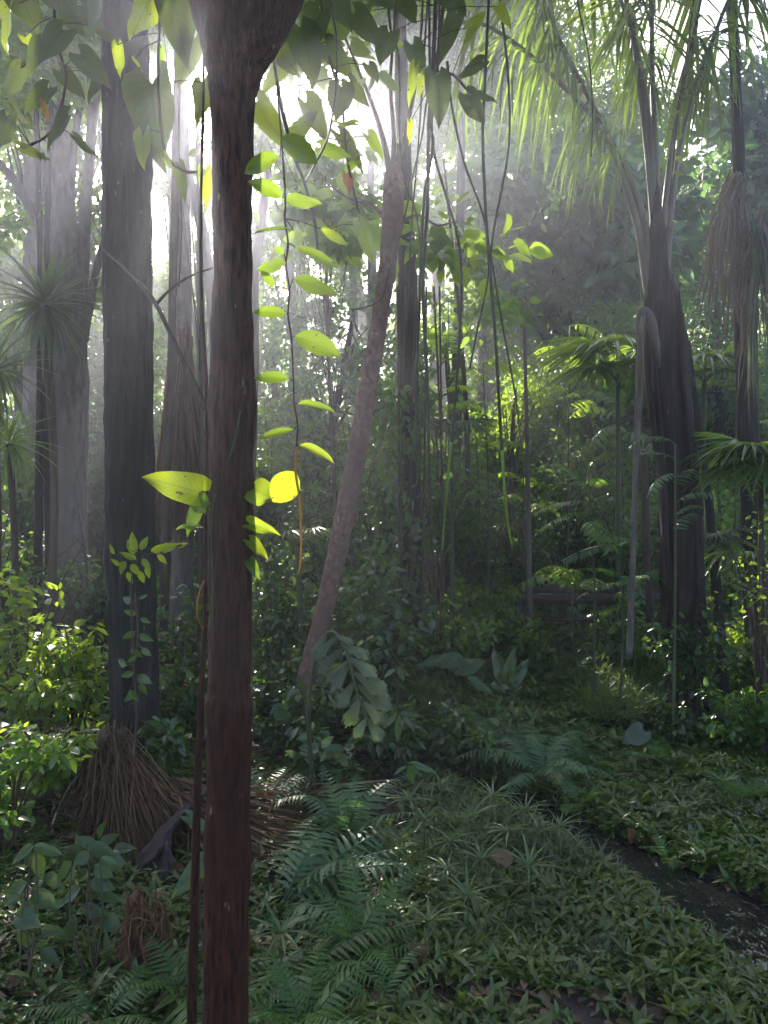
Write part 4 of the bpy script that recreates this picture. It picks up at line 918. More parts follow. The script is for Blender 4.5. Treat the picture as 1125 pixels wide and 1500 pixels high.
# rotten stump
c = G(216, 1420)
t = thing('tree_stump', 'rotten orange brown stump with a ragged fibrous top below the palm sheath', 'stump', c)
mb = MB()
for rows in ([(214, 1480, 100), (208, 1430, 66), (203, 1380, 50), (198, 1335, 34), (202, 1304, 8)], [(240, 1470, 60), (236, 1410, 42), (234, 1380, 32), (240, 1352, 18), (247, 1340, 4)], [(182, 1470, 34), (186, 1420, 26), (190, 1380, 16), (186, 1360, 4)]):
    p, r = px_path(rows, c[1]); tube(mb, p, r, 40, .42, 22, n=60, zs=.45)
for k in range(8):
    x = 184 + k * 8.5; h_ = rng.uniform(1296, 1350); p, r = px_path([(x, 1390, 12), (x + rng.uniform(-5, 5), 1350, 11), (x + rng.uniform(-9, 9), h_, 2)], c[1] - rng.uniform(-.06, .11)); tube(mb, p, r, 8, .4, 34, n=16, flat=.6)
mb.build('stump_body', M['stump'], t)
lb = MB(); n = 80; A = np.array([P(rng.uniform(184, 250), rng.uniform(1306, 1350), c[1] - rng.uniform(.0, .13)) for _ in range(n)]); B = A + np.column_stack([rng.normal(0, .06, n), rng.normal(-.03, .05, n), -rng.uniform(-.05, .2, n)]); strips(lb, A, B, .003, -.01, 5, jit=.014); lb.build('fibres', M['dry'], t)

# ------------------------------------------------------------------ footbridge
def box(mb, c, s, rz=0.0, bev=.008):
    x, y, z = np.array(s) / 2; V = []
    for (a, b_) in ((-1, 0), (-1 + 0, 1)): pass
    prof = [(-x + bev, -y), (x - bev, -y), (x, -y + bev), (x, y - bev), (x - bev, y), (-x + bev, y), (-x, y - bev), (-x, -y + bev)]
    for zz in (-z, z): V += [(a, b_, zz) for a, b_ in prof]
    V = np.array(V); ca, sa = math.cos(rz), math.sin(rz); V = np.column_stack([V[:, 0] * ca - V[:, 1] * sa, V[:, 0] * sa + V[:, 1] * ca, V[:, 2]]) + np.asarray(c)
    j = np.arange(8); mb.add(V, [np.stack([j, (j + 1) % 8, (j + 1) % 8 + 8, j + 8], -1), j[::-1][None], (j + 8)[None]])
bc = P(868, 915, 10.6); t = thing('footbridge', 'low dark wooden footbridge with plank rails half hidden behind the shrubs', 'bridge', (bc[0], bc[1], gzs(bc[0], bc[1])))
ww = 2.5; z0 = bc[2]
for yy in (-.42, .42):
    mb = MB(); box(mb, bc + np.array([0, yy, -.16]), (ww, .10, .17)); mb.build('beam', M['wood'], t)
for k in range(18):
    mb = MB(); box(mb, bc + np.array([-ww / 2 + .08 + k * .138, 0, -.055]), (.125, 1.05 + rng.uniform(-.04, .04), .035)); mb.build('deck_plank', M['wood'], t)
for yy in (-.5, .5):
    for xx in (-1.1, -.02, 1.1):
        mb = MB(); box(mb, bc + np.array([xx, yy, .12]), (.10, .08, .72)); mb.build('post', M['wood'], t)
    mb = MB(); box(mb, bc + np.array([-.05, yy - .056, .42]), (ww, .032, .13)); mb.build('rail', M['wood'], t)
    mb = MB(); box(mb, bc + np.array([-.05, yy - .054, .15]), (ww, .028, .05)); mb.build('lower_rail', M['wood'], t)
# ================================================================== FOREST BEHIND
def cr(px, py, Y, rx, rz=None, ry=None):
    k = Y / F
    return (P(px, py, Y), (rx * k, (ry or rx) * k, (rz or rx) * k))
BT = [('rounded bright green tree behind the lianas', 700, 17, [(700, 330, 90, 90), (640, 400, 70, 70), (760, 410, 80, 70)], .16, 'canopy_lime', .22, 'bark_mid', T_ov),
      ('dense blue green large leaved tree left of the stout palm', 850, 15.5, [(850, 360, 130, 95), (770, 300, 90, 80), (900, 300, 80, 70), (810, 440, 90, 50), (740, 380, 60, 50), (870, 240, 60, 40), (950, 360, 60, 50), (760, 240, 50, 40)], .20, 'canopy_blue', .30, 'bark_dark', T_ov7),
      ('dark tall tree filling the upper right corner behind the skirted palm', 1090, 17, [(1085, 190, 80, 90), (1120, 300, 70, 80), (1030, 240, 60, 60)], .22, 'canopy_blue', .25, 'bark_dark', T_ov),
      ('tree seen between the frond stalks of the stout palm', 985, 21, [(985, 330, 110, 70), (930, 400, 90, 60), (1030, 400, 90, 70)], .20, 'canopy', .20, 'bark_mid', T_far2),
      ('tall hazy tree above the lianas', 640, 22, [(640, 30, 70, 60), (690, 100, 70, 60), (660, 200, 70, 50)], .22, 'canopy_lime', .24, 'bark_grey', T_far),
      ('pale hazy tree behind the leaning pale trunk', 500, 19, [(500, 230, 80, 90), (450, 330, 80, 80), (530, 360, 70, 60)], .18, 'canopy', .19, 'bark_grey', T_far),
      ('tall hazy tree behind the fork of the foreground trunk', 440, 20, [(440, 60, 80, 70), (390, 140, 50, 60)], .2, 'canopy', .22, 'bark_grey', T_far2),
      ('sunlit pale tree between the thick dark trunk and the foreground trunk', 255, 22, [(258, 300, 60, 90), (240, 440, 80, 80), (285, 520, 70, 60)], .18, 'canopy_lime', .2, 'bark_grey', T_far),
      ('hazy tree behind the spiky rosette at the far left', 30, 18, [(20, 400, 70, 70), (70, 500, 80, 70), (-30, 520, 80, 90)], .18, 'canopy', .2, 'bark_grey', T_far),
      ('tall dark tree in the upper left corner', 22, 14, [(70, 40, 90, 70), (150, 90, 70, 60), (10, 120, 60, 50)], .2, 'canopy_blue', .17, 'bark_dark', T_ov),
      ('thin crowned hazy tree at the top right of the lianas', 830, 24, [(830, 90, 110, 70), (900, 180, 80, 50), (760, 180, 70, 50)], .22, 'canopy', .24, 'bark_grey', T_far2),
      ('dark small leaved tree at the centre behind the leaning trunk', 520, 13.5, [(520, 470, 80, 70), (470, 560, 80, 70), (560, 580, 70, 70), (440, 460, 50, 50)], .13, 'canopy_blue', .13, 'bark_dark', T_far),
      ('mid green tree right of the creeper wrapped trunk', 660, 13, [(650, 490, 70, 60), (690, 560, 70, 50), (630, 580, 50, 60)], .12, 'canopy', .13, 'bark_mid', T_far),
      ('leafy tree behind the broken frond stalk', 900, 14, [(890, 500, 80, 60), (840, 560, 70, 50), (950, 560, 80, 60)], .13, 'canopy', .14, 'bark_mid', T_far2),
      ('dark green tree right of the stout palm', 1050, 13, [(1050, 470, 70, 70), (1100, 560, 80, 80), (1030, 570, 60, 60)], .14, 'canopy_blue', .14, 'bark_dark', T_far2),
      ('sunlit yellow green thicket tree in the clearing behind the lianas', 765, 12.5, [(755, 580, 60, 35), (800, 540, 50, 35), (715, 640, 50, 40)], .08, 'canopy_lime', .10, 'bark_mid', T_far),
      ('dusky tree behind the hazy skirted palm', 200, 16, [(170, 520, 90, 90), (130, 620, 90, 70), (250, 640, 70, 60)], .16, 'canopy', .17, 'bark_dark', T_far),
      ('low leafy tree closing the gap between the two centre trunks', 470, 15, [(450, 680, 70, 60), (520, 690, 70, 60), (480, 620, 50, 40)], .10, 'canopy_blue', .14, 'bark_dark', T_far),
      ('low leafy tree in the haze right of the creeper wrapped trunk', 650, 15, [(620, 690, 70, 60), (680, 660, 70, 60), (650, 740, 80, 50)], .10, 'canopy', .15, 'bark_dark', T_far2),
      ('low leafy tree behind the sunlit clearing thicket', 790, 16, [(760, 700, 80, 60), (830, 690, 80, 70), (800, 620, 80, 50)], .10, 'canopy', .15, 'bark_mid', T_far),
      ('low dark tree behind the stout palm trunk', 960, 15, [(930, 680, 90, 70), (1010, 660, 90, 80), (980, 740, 80, 60)], .10, 'canopy_blue', .15, 'bark_dark', T_far),
      ('low tree at the right edge behind the fan palms', 1100, 15, [(1090, 700, 90, 80), (1130, 620, 80, 80)], .10, 'canopy', .15, 'bark_mid', T_far2),
      ('low tree far behind the thick dark trunk', 200, 17, [(160, 700, 90, 60), (240, 700, 80, 60), (310, 690, 70, 60)], .10, 'canopy', .16, 'bark_mid', T_far),
      ('low tree at the far left behind the thin poles', 20, 14, [(10, 640, 80, 70), (60, 690, 70, 60)], .10, 'canopy_blue', .14, 'bark_dark', T_far2),
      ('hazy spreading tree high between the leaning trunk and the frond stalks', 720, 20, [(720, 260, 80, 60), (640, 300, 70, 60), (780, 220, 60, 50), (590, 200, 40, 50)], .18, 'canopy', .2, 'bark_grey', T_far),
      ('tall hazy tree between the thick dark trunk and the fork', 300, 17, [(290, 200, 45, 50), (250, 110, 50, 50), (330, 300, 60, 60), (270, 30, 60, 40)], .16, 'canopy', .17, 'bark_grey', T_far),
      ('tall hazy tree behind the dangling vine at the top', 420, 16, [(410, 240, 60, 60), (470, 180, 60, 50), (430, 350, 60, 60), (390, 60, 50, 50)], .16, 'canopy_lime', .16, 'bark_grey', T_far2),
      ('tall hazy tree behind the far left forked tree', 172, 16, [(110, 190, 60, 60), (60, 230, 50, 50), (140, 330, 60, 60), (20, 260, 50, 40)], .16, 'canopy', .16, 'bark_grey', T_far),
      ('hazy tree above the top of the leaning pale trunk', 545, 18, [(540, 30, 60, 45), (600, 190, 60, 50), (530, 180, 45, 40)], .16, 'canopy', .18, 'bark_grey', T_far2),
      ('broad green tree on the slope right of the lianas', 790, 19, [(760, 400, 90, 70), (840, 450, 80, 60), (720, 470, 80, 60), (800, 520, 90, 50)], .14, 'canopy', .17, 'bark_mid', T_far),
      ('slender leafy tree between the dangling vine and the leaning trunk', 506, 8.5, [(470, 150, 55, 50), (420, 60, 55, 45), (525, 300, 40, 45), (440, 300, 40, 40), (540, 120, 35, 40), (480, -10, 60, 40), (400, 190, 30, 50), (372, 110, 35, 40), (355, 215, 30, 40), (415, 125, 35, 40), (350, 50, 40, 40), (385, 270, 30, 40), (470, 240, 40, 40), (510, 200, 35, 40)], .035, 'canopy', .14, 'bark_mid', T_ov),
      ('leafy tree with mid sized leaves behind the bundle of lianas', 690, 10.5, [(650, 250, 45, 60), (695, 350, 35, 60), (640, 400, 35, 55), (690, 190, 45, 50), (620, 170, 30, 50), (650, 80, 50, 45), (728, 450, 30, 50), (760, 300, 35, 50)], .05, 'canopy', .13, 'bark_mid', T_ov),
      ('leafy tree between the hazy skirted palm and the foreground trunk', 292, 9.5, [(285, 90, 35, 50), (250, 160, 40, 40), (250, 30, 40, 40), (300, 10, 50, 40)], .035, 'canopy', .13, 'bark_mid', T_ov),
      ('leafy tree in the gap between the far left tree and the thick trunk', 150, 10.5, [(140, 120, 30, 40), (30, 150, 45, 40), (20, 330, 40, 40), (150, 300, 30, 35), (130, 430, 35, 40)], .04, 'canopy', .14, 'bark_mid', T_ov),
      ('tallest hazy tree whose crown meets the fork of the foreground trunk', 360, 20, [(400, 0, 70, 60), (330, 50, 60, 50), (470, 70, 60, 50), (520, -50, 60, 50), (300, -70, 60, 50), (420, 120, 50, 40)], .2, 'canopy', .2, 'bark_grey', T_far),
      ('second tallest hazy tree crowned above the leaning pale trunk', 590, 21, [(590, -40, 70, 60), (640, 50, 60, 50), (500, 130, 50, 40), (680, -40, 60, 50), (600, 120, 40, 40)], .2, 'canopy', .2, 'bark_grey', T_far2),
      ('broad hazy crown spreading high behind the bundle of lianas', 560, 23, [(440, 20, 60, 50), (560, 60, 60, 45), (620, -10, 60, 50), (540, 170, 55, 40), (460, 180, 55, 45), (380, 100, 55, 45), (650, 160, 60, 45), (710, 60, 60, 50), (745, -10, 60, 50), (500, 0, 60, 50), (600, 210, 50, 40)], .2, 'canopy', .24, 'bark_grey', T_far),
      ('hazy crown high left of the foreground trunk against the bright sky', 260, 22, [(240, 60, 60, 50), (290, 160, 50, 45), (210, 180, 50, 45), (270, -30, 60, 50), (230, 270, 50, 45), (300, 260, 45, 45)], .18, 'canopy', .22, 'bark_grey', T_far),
      ('dim tree behind the hanging vine', 400, 17, [(400, 500, 60, 80), (430, 620, 70, 70), (360, 640, 60, 70)], .14, 'canopy', .16, 'bark_mid', T_far)]
for lab, bx, Y, crs, tr, mt, ls, bk, T in BT:
    tree('forest_tree', lab, 'tree', GY(bx, Y), [cr(a, b_, Y + rng.uniform(-.6, .6), rx, rz) for a, b_, rx, rz in crs], tr, mt, ls, int(50 * max(1, Y / 16)), 46, .033 * Y, T, bk, 'forest trees behind the clearing')

def far_forest():
    mb = MB(); n = 90000
    x = rng.uniform(-36, 36, n); y = rng.uniform(28, 46, n); z = gz(x, y) + rng.random(n) ** 1.1 * 15
    p = np.column_stack([x, y, z]); d = fbm(p * .16, 3) + .25 * fbm(p * .55, 2)
    top = gz(x, y) + 9.5 + 3.5 * vnoise(np.column_stack([x * .13, y * .13, x * 0]))
    px = x / y; k = (d > -.35 + .40 * sstep(6, 13, z - gz(x, y))) & (z < top) | (z < gz(x, y) + 5)
    p = p[k]; scatter_leaves(mb, p, T_far, .42, None)
    o = mb.build('distant_forest', M['canopy'], None); o['kind'] = 'stuff'
far_forest()

# ================================================================== UNDERSTOREY SHRUBS (label, px, Y, height, spread, material, leaf, stems, leaves per stem)
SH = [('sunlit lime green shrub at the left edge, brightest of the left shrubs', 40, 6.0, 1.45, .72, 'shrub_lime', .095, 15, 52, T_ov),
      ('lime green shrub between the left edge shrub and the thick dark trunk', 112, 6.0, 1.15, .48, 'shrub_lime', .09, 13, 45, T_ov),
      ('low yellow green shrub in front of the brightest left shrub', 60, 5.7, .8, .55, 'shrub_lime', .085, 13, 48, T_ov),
      ('leafy green shrub in front of the far left forked tree', 55, 7.0, 1.65, .7, 'shrub', .085, 14, 90, T_ov),
            ('dark small leaved shrub hugging the thick dark trunk', 238, 5.3, .55, .18, 'shrub_dark', .075, 10, 70, T_ov),
      ('sun flecked shrub above the pale dead frond at the left', 70, 4.9, .6, .28, 'shrub_lime', .07, 12, 70, T_ov),
      ('dim shrub low at the left edge under the bright shrub', 10, 4.4, .75, .5, 'shrub', .075, 12, 60, T_ov),
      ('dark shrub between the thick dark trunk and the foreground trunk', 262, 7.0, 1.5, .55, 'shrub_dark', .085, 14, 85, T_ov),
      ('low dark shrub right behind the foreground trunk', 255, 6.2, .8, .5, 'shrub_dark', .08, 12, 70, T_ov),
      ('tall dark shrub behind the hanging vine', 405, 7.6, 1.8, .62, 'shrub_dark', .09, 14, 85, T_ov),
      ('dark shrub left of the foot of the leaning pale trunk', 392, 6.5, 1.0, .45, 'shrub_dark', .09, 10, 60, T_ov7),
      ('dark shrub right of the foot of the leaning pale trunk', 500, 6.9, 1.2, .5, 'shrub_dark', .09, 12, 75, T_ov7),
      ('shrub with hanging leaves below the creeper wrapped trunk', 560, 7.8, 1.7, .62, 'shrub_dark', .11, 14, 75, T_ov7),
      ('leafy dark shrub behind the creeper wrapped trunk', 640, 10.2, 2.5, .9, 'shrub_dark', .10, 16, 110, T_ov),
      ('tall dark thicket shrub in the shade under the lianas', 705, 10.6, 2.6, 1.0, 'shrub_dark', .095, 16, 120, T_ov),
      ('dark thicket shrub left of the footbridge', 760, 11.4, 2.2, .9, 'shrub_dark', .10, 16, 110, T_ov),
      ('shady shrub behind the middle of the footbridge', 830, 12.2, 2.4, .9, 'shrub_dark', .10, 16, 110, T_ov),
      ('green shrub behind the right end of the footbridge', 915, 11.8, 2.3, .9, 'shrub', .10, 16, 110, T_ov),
      ('pale leaved shrub before the left end of the footbridge', 715, 9.2, 1.05, .75, 'shrub', .10, 16, 75, T_ov),
      ('low shrub under the footbridge among the long leaves', 790, 8.9, .75, .6, 'shrub', .10, 13, 60, T_ov),
      ('shrub with long leaves in the middle of the clearing', 660, 8.4, .95, .65, 'shrub', .095, 14, 70, T_ov),
      ('yellowish shrub between the footbridge and the stout palm', 905, 9.0, 1.0, .5, 'shrub', .085, 12, 70, T_ov),
      ('dark shrub climbing the foot of the stout palm', 985, 6.75, .38, .25, 'shrub_dark', .075, 12, 60, T_ov),
      ('leafy shrub on the right face of the stout palm trunk', 1020, 6.9, 1.5, .36, 'shrub_dark', .075, 10, 60, T_ov),
      ('lit yellow green shrub between the two right palms', 1072, 8.4, .95, .5, 'shrub_lime', .10, 12, 60, T_ov),
      ('tall green shrub behind the slender dark stem at the right', 1060, 9.8, 2.4, .8, 'shrub', .10, 16, 110, T_ov),
      ('dark shrub at the foot of the skirted palm', 1105, 7.2, .9, .5, 'shrub_dark', .085, 12, 70, T_ov),
      ('lush shrub at the right edge above the stream bank', 1110, 6.3, .62, .55, 'shrub', .075, 14, 80, T_ov),
      ('shrub with bright small leaves high beside the skirted palm', 1118, 6.6, 2.55, .30, 'canopy_lime', .055, 7, 55, T_ov),
      ('tall pale shrub behind the clearing to the right of the lianas', 860, 13.5, 3.2, 1.1, 'canopy', .11, 16, 130, T_ov),
      ('shrub tangle at the far left behind the rosettes', -10, 8.0, 2.2, .9, 'shrub', .09, 14, 100, T_ov),
      ('shrub tangle between the far left tree and the thick dark trunk', 135, 8.4, 2.0, .7, 'shrub_dark', .09, 14, 100, T_ov),
      ('dark bush deep between the foreground trunk and the leaning trunk', 452, 9.5, 2.3, .8, 'shrub_dark', .09, 16, 110, T_ov),
      ('tall dark bush behind the bent palm leaf', 560, 10.0, 2.6, .8, 'shrub_dark', .10, 16, 110, T_ov),
      ('low shrub in the dark hollow right of the bent palm leaf', 590, 6.1, .55, .45, 'shrub_dark', .085, 12, 55, T_ov7),
      ('low dark shrub in the hollow at the head of the visible stream', 700, 6.0, .5, .5, 'shrub_dark', .08, 12, 60, T_ov),
      ('dark shrub hiding the foot of the leaning pale trunk', 440, 6.1, .72, .42, 'shrub_dark', .09, 12, 60, T_ov),
      ('dark leafy shrub at the left of the hollow', 470, 5.6, .45, .35, 'shrub_dark', .10, 9, 30, T_ov7)]
SH += [('bright bush low on the slope just right of the lianas', 760, 13.0, 1.6, .9, 'shrub', .11, 16, 120, T_ov), ('green bush on the slope above the footbridge', 850, 14.2, 1.8, 1.0, 'shrub', .12, 16, 120, T_ov),
       ('mid green bush on the slope left of the stout palm', 925, 13.4, 1.7, .9, 'shrub', .11, 16, 120, T_ov), ('bush on the slope directly behind the stout palm', 985, 12.4, 1.8, .9, 'shrub', .11, 16, 120, T_ov),
       ('bush on the slope between the stout palm and the skirted palm', 1065, 12.2, 2.0, 1.0, 'shrub', .11, 16, 120, T_ov), ('bush on the slope at the right edge', 1120, 10.8, 1.8, .8, 'shrub', .10, 16, 110, T_ov),
       ('bush on the slope behind the creeper wrapped trunk', 680, 13.6, 1.8, 1.0, 'shrub', .11, 16, 120, T_ov), ('higher bush on the slope behind the broad green tree', 800, 17.0, 2.2, 1.3, 'canopy', .14, 16, 130, T_ov),
       ('higher bush on the slope behind the broken frond stalk', 900, 17.0, 2.4, 1.4, 'canopy', .14, 16, 130, T_ov), ('higher bush on the slope towards the right edge', 1050, 16.5, 2.4, 1.4, 'canopy', .14, 16, 130, T_ov)]
for lab, px, Y, h, s, mt in [
    ('tall bush on the slope left of the dangling vine shoot', 395, 12.5, 3.2, .9, 'shrub'), ('tall bush on the slope behind the foot of the dangling vine', 450, 13.5, 3.8, 1.0, 'shrub_dark'), ('tall bush on the slope right behind the leaning pale trunk', 525, 13.0, 3.6, 1.0, 'shrub'),
    ('tall bush on the slope left of the creeper wrapped trunk', 575, 14.5, 4.2, 1.1, 'shrub_dark'), ('tall bush on the slope among the green tipped lianas', 650, 14.0, 3.6, 1.1, 'shrub'), ('tall bush on the slope right of the longest liana', 735, 15.0, 3.4, 1.2, 'shrub'),
    ('tall bush on the slope below the blue green tree', 815, 15.5, 3.2, 1.2, 'canopy'), ('tall bush on the slope left of the broken frond stalk', 890, 14.8, 3.2, 1.1, 'shrub'), ('tall bush on the slope hidden by the stout palm', 965, 14.5, 3.6, 1.1, 'shrub_dark'),
    ('tall bush on the slope right of the slender dark stem', 1035, 14.0, 3.4, 1.1, 'shrub'), ('tall bush on the slope behind the skirted palm', 1100, 13.5, 3.8, 1.1, 'shrub'),
    ('tall hazy bush behind the thin pole like tree', 240, 13.5, 3.6, .9, 'shrub'), ('tall hazy bush behind the far left poles', 40, 12.5, 3.6, 1.0, 'shrub'), ('tall hazy bush left of the thick dark trunk', 140, 13.0, 3.4, .9, 'shrub_dark')]:
    SH.append((lab, px, Y, h, s, mt, .135, 17, 150, T_ov))
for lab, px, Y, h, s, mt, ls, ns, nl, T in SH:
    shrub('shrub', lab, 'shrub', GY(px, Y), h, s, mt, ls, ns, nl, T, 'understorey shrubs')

# broad leaved plants at the lower left
def broad_plant(label, base, specs, Y, mat='broad', T=None, name='broad_leaf_plant', group='broad leaved plants at the lower left'):
    t = thing(name, label, 'plant', base, group); sb = MB(); b = np.asarray(base)
    Bs = [P(s[0], s[1], Y + rng.uniform(-.15, .15)) for s in specs]
    order = sorted(range(len(specs)), key=lambda i: -Bs[i][2])
    mains = []
    for i in order[:max(2, len(specs) // 4)]:
        q = spline([b + rng.normal(0, .03, 3) * np.array([1, 1, 0]) - np.array([0, 0, .03]), b * .5 + Bs[i] * .5 + np.append(rng.normal(0, .02, 2), .02), Bs[i]], 20)
        tube(sb, q, np.linspace(.005, .0025, 20), 5, cap=False); mains.append(q)
    mains = np.vstack(mains)
    for s, B_ in zip(specs, Bs):
        lb = MB(); leaf_at(lb, B_, P(s[2], s[3], B_[1] - rng.uniform(0, .08)), s[4], T or T_heart, (rng.normal(0, .35), -.75, .8)); lb.build('leaf', M[s[5] if len(s) > 5 else mat], t)
        d = np.linalg.norm(mains - B_, axis=1) + .6 * np.maximum(0, mains[:, 2] - B_[2] + .03); q = mains[np.argmin(d)]
        tube(sb, [q, (q + B_) / 2 + np.array([0, 0, .012]), B_], [.0022, .002, .0016], 4, n=6, cap=False)
    sb.build('stem', M['twig'], t)
broad_plant('broad leaved plant with soft oval green leaves left of the rotten stump', G(140, 1440), [(128, 1240, 168, 1250, .5), (132, 1250, 106, 1264, .75), (138, 1268, 166, 1284, .7), (105, 1262, 78, 1292, .5), (118, 1300, 88, 1322, .6), (128, 1334, 130, 1376, .75), (120, 1330, 154, 1338, .5), (112, 1345, 94, 1382, .6), (120, 1385, 116, 1416, .7), (140, 1308, 176, 1318, .4), (90, 1382, 66, 1398, .6), (134, 1290, 166, 1300, .5),
            (150, 1340, 178, 1366, .6), (100, 1320, 66, 1330, .45), (140, 1380, 172, 1396, .5), (108, 1400, 84, 1424, .6), (132, 1400, 152, 1428, .6), (146, 1258, 178, 1270, .4)], 3.7, T=T_ov7)
broad_plant('broad leaved plant catching sun flecks at the lower left edge', G(40, 1450), [(50, 1236, 16, 1264, .4), (48, 1240, 92, 1250, .35), (52, 1246, 60, 1290, .5), (40, 1290, -4, 1328, .45), (46, 1306, 86, 1330, .5), (24, 1340, 56, 1354, .6), (10, 1350, -14, 1384, .6), (44, 1372, 12, 1402, .5), (60, 1362, 94, 1364, .4), (30, 1362, 40, 1390, .6), (4, 1310, -14, 1346, .5), (60, 1390, 86, 1412, .5), (34, 1400, 10, 1432, .6), (50, 1320, 24, 1336, .5), (66, 1280, 92, 1300, .45)], 3.5, T=T_ov7)
broad_plant('plant with two big drooping leaves touching the left side of the foreground trunk', G(290, 1420), [(276, 1196, 312, 1216, .42, 'fern_blue'), (296, 1262, 250, 1318, .45), (284, 1304, 290, 1322, .5), (300, 1256, 318, 1280, .6)], 3.2)
broad_plant('dark plant with paired oval leaves in the hollow below the leaning trunk', G(470, 1160), [(468, 1100, 440, 1092, .5), (474, 1098, 506, 1096, .5), (470, 1094, 490, 1078, .5), (466, 1096, 446, 1108, .5), (440, 1010, 420, 1020, .3), (426, 968, 446, 962, .3), (420, 1040, 400, 1032, .6), (400, 1048, 424, 1044, .8)], 5.3, 'shrub_dark', T_ell)
broad_plant('slim plant with drooping whorled leaves right of the bent palm leaf', G(588, 1150), [(585, 1046, 560, 1062, .3), (586, 1046, 606, 1066, .3), (585, 1048, 582, 1086, .3), (586, 1044, 620, 1050, .25), (596, 1122, 576, 1134, .3), (598, 1122, 618, 1136, .35), (598, 1120, 606, 1150, .35), (597, 1118, 640, 1126, .25), (580, 980, 560, 990, .35), (584, 978, 602, 992, .35), (584, 976, 592, 1000, .35)], 5.4, 'shrub_dark', T_ell)

# drooping fishtail palm leaf in the middle
t = thing('fishtail_palm', 'small palm bending one big drooping grey green leaf in front of the leaning trunk', 'palm', G(462, 1180))
mb = MB(); tube(mb, [G(462, 1180), P(452, 1050, 5.0), P(466, 950, 4.9), P(486, 925, 4.8), P(505, 950, 4.7), P(522, 1010, 4.65), P(546, 1082, 4.6)], [.018, .014, .011, .010, .008, .006, .003], 8, n=60); mb.build('stem', M['stem'], t)
FT = [(478, 928, 455, 962, .3), (490, 930, 516, 940, .3), (492, 932, 462, 962, .32), (500, 942, 540, 962, .38), (502, 950, 464, 982, .4), (508, 962, 554, 990, .4), (510, 968, 470, 1004, .36), (512, 974, 482, 1012, .45), (516, 985, 566, 1012, .42), (520, 998, 494, 1034, .5), (524, 1004, 572, 1034, .5), (528, 1020, 508, 1066, .5), (532, 1028, 566, 1060, .55), (538, 1050, 520, 1080, .5), (540, 1052, 560, 1082, .6)]
for bx, by, tx, ty, w in FT:
    lb = MB(); leaf_at(lb, P(bx, by, 4.7), P(tx, ty, 4.6 + rng.uniform(-.05, .05)), w, T_fish, (rng.normal(0, .2), -.9, .5)); lb.build('leaflet', M['palm_pale'], t)

broad_plant('leafy sprig growing up through the foot of the brown broom shaped frond', G(150, 1330), [(140, 1240, 112, 1226, .55), (146, 1236, 172, 1222, .5), (138, 1256, 108, 1264, .55), (150, 1258, 182, 1262, .5), (144, 1228, 150, 1204, .5), (132, 1276, 100, 1290, .6), (152, 1280, 184, 1296, .6), (140, 1290, 130, 1318, .6), (166, 1244, 196, 1240, .45), (120, 1246, 92, 1240, .45)], 4.2, T=T_ov7)
# elephant ears
def ear(label, base, specs, Y, mat='broad', group='elephant ear plants'):
    broad_plant(label, base, specs, Y, mat, T_heart, 'elephant_ear', group)
ear('blue green elephant ear plant with shining leaves in the middle of the clearing', G(670, 1070), [(668, 968, 628, 962, .7), (672, 978, 712, 968, .7), (660, 975, 690, 990, .5), (690, 1000, 724, 1012, .5), (676, 1040, 712, 1048, .4), (660, 1030, 640, 1048, .5), (640, 966, 612, 975, .5)], 7.0)
ear('small elephant ear plant with upright leaves behind the tree fern', G(745, 1060), [(738, 990, 720, 950, .5), (745, 990, 752, 945, .45), (750, 1000, 774, 965, .5), (740, 1010, 716, 1000, .5)], 7.0, 'shrub_dark')
ear('round leaved plant low between the footbridge and the stout palm', G(905, 985), [(900, 950, 880, 962, .8), (905, 948, 925, 955, .8), (912, 955, 930, 966, .8), (862, 965, 845, 975, .7)], 8.6)

# ferns
T_tf = [fernT(24, R(58), R(-55), .20), fernT(24, R(45), R(-58), .22)]
fern('big blue green tree fern with arching fronds in the middle of the clearing', G(795, 1150), 9, .78, (0, 360), 'fern_blue', T_tf, tilt=(5, 30))
fern('bright fern tuft at the foot of the foreground trunk, lowest in view', G(378, 1470), 5, .42, (-70, 60), 'fern_blue', tilt=(0, 15))
fern('dark fern with one long frond reaching right, below the large fern', G(452, 1430), 6, .55, (-120, 60), 'fern', tilt=(0, 20))
fern('large fern spreading over the brown dead frond right of the foreground trunk', G(415, 1330), 7, .80, (-60, 90), 'fern_blue', tilt=(5, 30))
fern('upright pale green fern behind the end of the brown dead frond', G(505, 1235), 7, .62, (0, 360), 'fern_blue', tilt=(20, 50))
fern('fern low behind the foreground trunk at the top of the dead frond', G(385, 1190), 6, .50, (-60, 180), 'fern_blue', tilt=(5, 30))
fern('dark fern between the stump and the foreground trunk', G(272, 1470), 6, .48, (0, 360), 'fern', tilt=(0, 25))
fern('small fern on the bottom edge left of the stump', G(150, 1500), 7, .36, (0, 360), 'fern', tilt=(10, 40))
fern('dark fern in the black hollow below the large fern', G(520, 1400), 7, .5, (0, 360), 'fern', tilt=(10, 40))
fern('dark fern at the bottom edge right of the foreground trunk', G(440, 1520), 7, .5, (0, 360), 'fern', tilt=(10, 40))
fern('fern among the slender ground leaves at the bottom centre', G(560, 1480), 6, .36, (0, 360), 'fern', tilt=(10, 40))
fern('fern with thin fronds in the middle of the near bank', G(630, 1250), 5, .45, (-150, 60), 'fern', tilt=(10, 40))
fern('shaded fern under the tree fern at the edge of the hollow', G(700, 1120), 6, .5, (0, 360), 'fern', tilt=(10, 40))
fern('fern on the far bank at the right edge', G(1085, 1180), 7, .45, (0, 360), 'fern', tilt=(10, 40))
fern('pale fern low on the far bank below the stout palm', G(960, 1120), 6, .42, (0, 360), 'fern', tilt=(10, 40))
fern('fern beside the yellowing grass of the clearing', G(880, 1070), 6, .5, (0, 360), 'fern', tilt=(10, 40))

